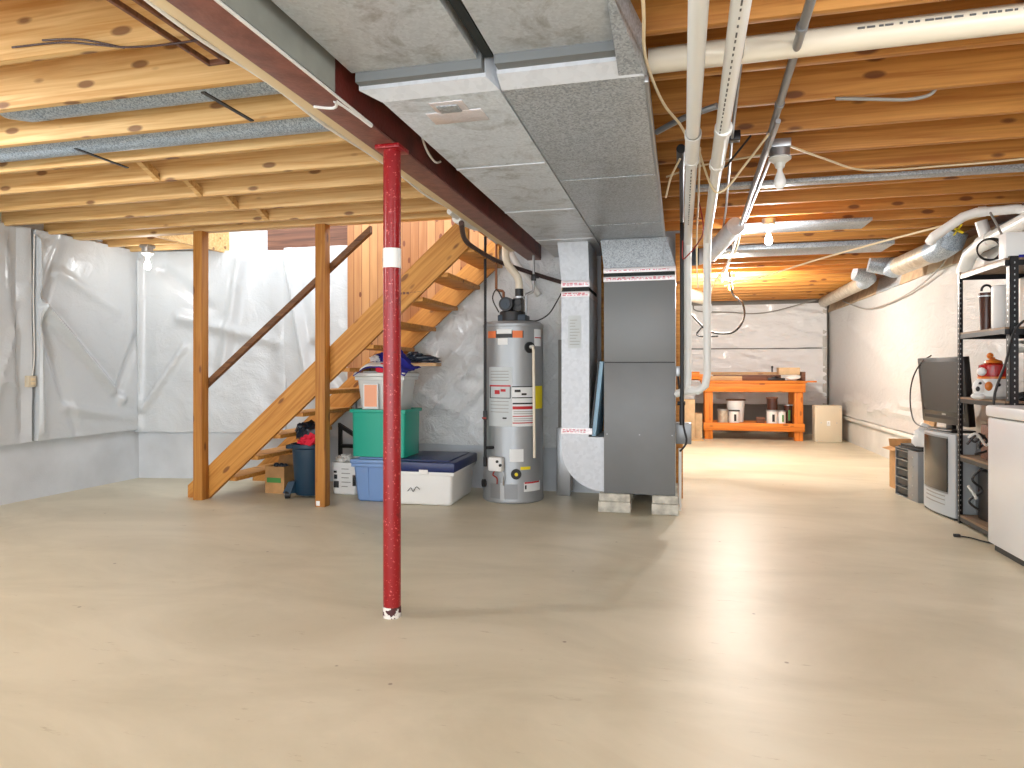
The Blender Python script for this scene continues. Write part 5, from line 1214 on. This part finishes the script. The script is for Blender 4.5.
hanging_cables = single('cable_tangle', 'black and white tangled cables hanging off the shelf by the television', 'cables',
       MB().tube([(2.06, 5.0, 0.68), (2.10, 4.99, 0.64), (2.15, 4.98, 0.69), (2.12, 4.98, 0.60), (2.2, 4.98, 0.66), (2.17, 4.98, 0.5), (2.08, 4.98, 0.38), (2.14, 4.98, 0.30), (2.06, 4.98, 0.22), (2.12, 4.97, 0.16)], 0.008)
       .tube([(2.05, 4.99, 0.62), (2.12, 4.97, 0.70), (2.19, 4.98, 0.60), (2.1, 4.99, 0.55)], 0.008), M['blackc'])
hanging_cables.location.x -= 0.07; hanging_cables.location.y += 0.42
knotted_cord = single('knotted_cable', 'white cord knotted among the black cables on the shelf', 'cable', MB().tube([(2.05, 4.95, 0.67), (2.10, 4.945, 0.70), (2.16, 4.945, 0.62), (2.2, 4.945, 0.68)], 0.009), M['whitec'])
single('cable_end', 'short white cable end hanging low beside the tube television', 'cable', MB().tube([(1.98, 5.39, 0.33), (2.01, 5.385, 0.28), (2.03, 5.385, 0.24)], 0.01), M['whitec'])
knotted_cord.location.x -= 0.07; knotted_cord.location.y += 0.44
single('floor_cord', 'thin black cord with plug on the floor beside the freezer', 'cable', MB().tube([(1.86, 5.22, 0.008), (1.92, 5.18, 0.008), (1.96, 5.1, 0.008), (2.02, 5.02, 0.008), (2.06, 4.98, 0.01)], 0.005).box(1.83, 1.87, 5.21, 5.235, 0, 0.02, 0.003), M['blackc'])

# old tube television, its screen towards the left
t = thing('tube_television', 'bulky silver tube television with curved screen on the floor', 'television', (2.2, 6.05, 0), math.radians(-86))
W_, Hh = 0.56, 0.655    # local x = width (towards the camera), local -y = screen side


def bow(x): return 0.035 * (1 - (x / (W_ / 2)) ** 2)


m = MB(); t_ = bmesh.new(); n = 14; outer = []
front = [(-W_ / 2 + W_ * i / n, -0.19 - bow(-W_ / 2 + W_ * i / n)) for i in range(n + 1)]
m.prism(front + [(W_ / 2, -0.05), (-W_ / 2, -0.05)], 'z', 0.02, Hh).build('front_bezel', M['crt'], t, False)
MB().hexa([(-W_ / 2 + 0.01, -0.05, 0.03), (W_ / 2 - 0.01, -0.05, 0.03), (W_ / 2 - 0.01, -0.05, Hh - 0.01), (-W_ / 2 + 0.01, -0.05, Hh - 0.01)],
          [(-0.16, 0.24, 0.08), (0.16, 0.24, 0.08), (0.16, 0.24, Hh - 0.12), (-0.16, 0.24, Hh - 0.12)]).build('rear_shell', M['crt'], t, False)
MB().box(-W_ / 2 + 0.02, W_ / 2 - 0.02, -0.19, 0.05, 0, 0.021).build('foot', M['black'], t, False)
fr = [(x, y - 0.004) for x, y in front if abs(x) < 0.235]
m = MB().prism(fr + [(fr[-1][0], -0.18), (fr[0][0], -0.18)], 'z', 0.19, 0.635); m.build('screen_surround', M['conduit'], t, False)
fr = [(x, y - 0.010) for x, y in front if abs(x) < 0.215]
MB().prism(fr + [(fr[-1][0], -0.18), (fr[0][0], -0.18)], 'z', 0.205, 0.62).build('screen', M['crtscr'], t, False)
fr = [(x, y - 0.004) for x, y in front if abs(x) < 0.17]
m = MB()
for z in (0.165, 0.135, 0.10): m.prism(fr + [(fr[-1][0], -0.18), (fr[0][0], -0.18)], 'z', z, z + 0.008)
m.build('control_slots', M['greyc'], t, False)
t = thing('flat_television', 'black flat-screen television standing on the tube television', 'television', (2.12, 6.13, 0.656), math.radians(-84))
MB().box(-0.385, 0.365, -0.03, 0.02, 0.06, 0.60, 0.006).build('bezel', M['tvblack'], t, False)
MB().box(-0.345, 0.325, -0.0325, -0.03, 0.16, 0.565).build('screen', M['screen'], t, False)
MB().box(-0.33, 0.33, -0.033, -0.03, 0.10, 0.125).build('speaker_strip', M['black'], t, False)
MB().box(-0.03, 0.03, -0.034, -0.03, 0.133, 0.145).build('badge', M['galv'], t, False)
MB().frustum((0, 0.05), 0.10, 0.54, 0.5, 0.06, 0.46, 0.06, 0.01).build('back_shell', M['tvblack'], t, False)
MB().box(-0.05, 0.05, -0.005, 0.03, 0.02, 0.10, 0.004).build('neck', M['tvblack'], t, False)
MB().box(-0.20, 0.20, -0.08, 0.10, 0.0, 0.02, 0.008).build('stand', M['tvblack'], t, False)
for ch in t.children:
    if ch.name.split('.')[0] not in ('stand', 'neck'): ch.rotation_euler.x = 0.085
single('tv_cable', 'black cord draped from the flat television top down its left side', 'cable',
       MB().tube([(2.04, 6.30, 1.27), (2.01, 6.42, 1.22), (1.99, 6.56, 1.1), (1.98, 6.62, 0.95), (1.97, 6.56, 0.78), (1.95, 6.35, 0.69), (1.99, 6.0, 0.675), (2.02, 5.8, 0.68)], 0.006), M['blackc'])
single('leaning_cardboard', 'tan cardboard sheet leaning behind the flat television', 'cardboard',
       MB().hexa([(2.10, 6.62, 0.0), (2.12, 6.62, 0.0), (2.20, 7.25, 0.0), (2.18, 7.25, 0.0)], [(2.22, 6.62, 1.16), (2.24, 6.62, 1.16), (2.30, 7.0, 1.12), (2.28, 7.0, 1.12)]), M['card'])
single('white_bag', 'small white plastic bag between television and metal drawers', 'bag', MB().ball((2.10, 6.62, 0.54), 0.11, (0.9, 0.7, 1.15), 3, 0.4, 3), M['whitep'])
t = thing('metal_rack', 'small grey metal rack with five black bays on the floor', 'rack', (2.09, 6.70, 0), math.radians(-84))
m = MB().box(-0.24, -0.232, -0.12, 0.12, 0.0, 0.44).box(0.02, 0.22, -0.12, 0.12, 0.0, 0.44, 0.003).box(-0.24, 0.2, 0.112, 0.12, 0.0, 0.44)
m.box(-0.24, 0.2, -0.12, 0.12, 0.432, 0.44).box(-0.24, 0.2, -0.12, 0.12, 0, 0.008); m.build('casing', M['conduit'], t, False)
for k in range(5):
    MB().box(-0.225, 0.015, -0.11, 0.10, 0.02 + 0.083 * k, 0.075 + 0.083 * k, 0.003).build('bay', M['black'], t, False)
    MB().box(-0.232, 0.02, -0.12, 0.1, 0.08 + 0.083 * k, 0.086 + 0.083 * k).build('divider', M['galv'], t, False)
    MB().cyl((0.12, -0.124, 0.05 + 0.083 * k), (0.12, -0.119, 0.05 + 0.083 * k), 0.008, n=12).build('rivet', M['galv'], t, False)
t = thing('black_tray_stack', 'stack of thin black plastic trays lying on the metal rack', 'trays', (2.09, 6.70, 0.441), math.radians(-80))
MB().box(-0.2, 0.2, -0.1, 0.1, 0, 0.018, 0.004).build('tray', M['black'], t, False); MB().box(-0.18, 0.19, -0.09, 0.1, 0.02, 0.036, 0.004).build('tray', M['black'], t, False)
t = thing('open_carton', 'open tan cardboard carton behind the metal rack', 'box', (2.17, 7.2, 0), math.radians(4))
MB().frustum((0, 0), 0, 0.40, 0.30, 0.30, 0.30, 0.30, 0, None, 0.006).build('carton', M['card'], t, False)
MB().hexa([(-0.15, -0.15, 0.40), (-0.144, -0.15, 0.40), (-0.144, 0.15, 0.40), (-0.15, 0.15, 0.40)], [(-0.22, -0.14, 0.38), (-0.216, -0.14, 0.386), (-0.216, 0.14, 0.386), (-0.22, 0.14, 0.38)]).build('flap', M['card'], t, False)
MB().hexa([(-0.15, 0.144, 0.40), (0.15, 0.144, 0.40), (0.15, 0.15, 0.40), (-0.15, 0.15, 0.40)], [(-0.15, 0.17, 0.47), (0.15, 0.17, 0.47), (0.15, 0.176, 0.47), (-0.15, 0.176, 0.47)]).build('flap', M['card'], t, False)
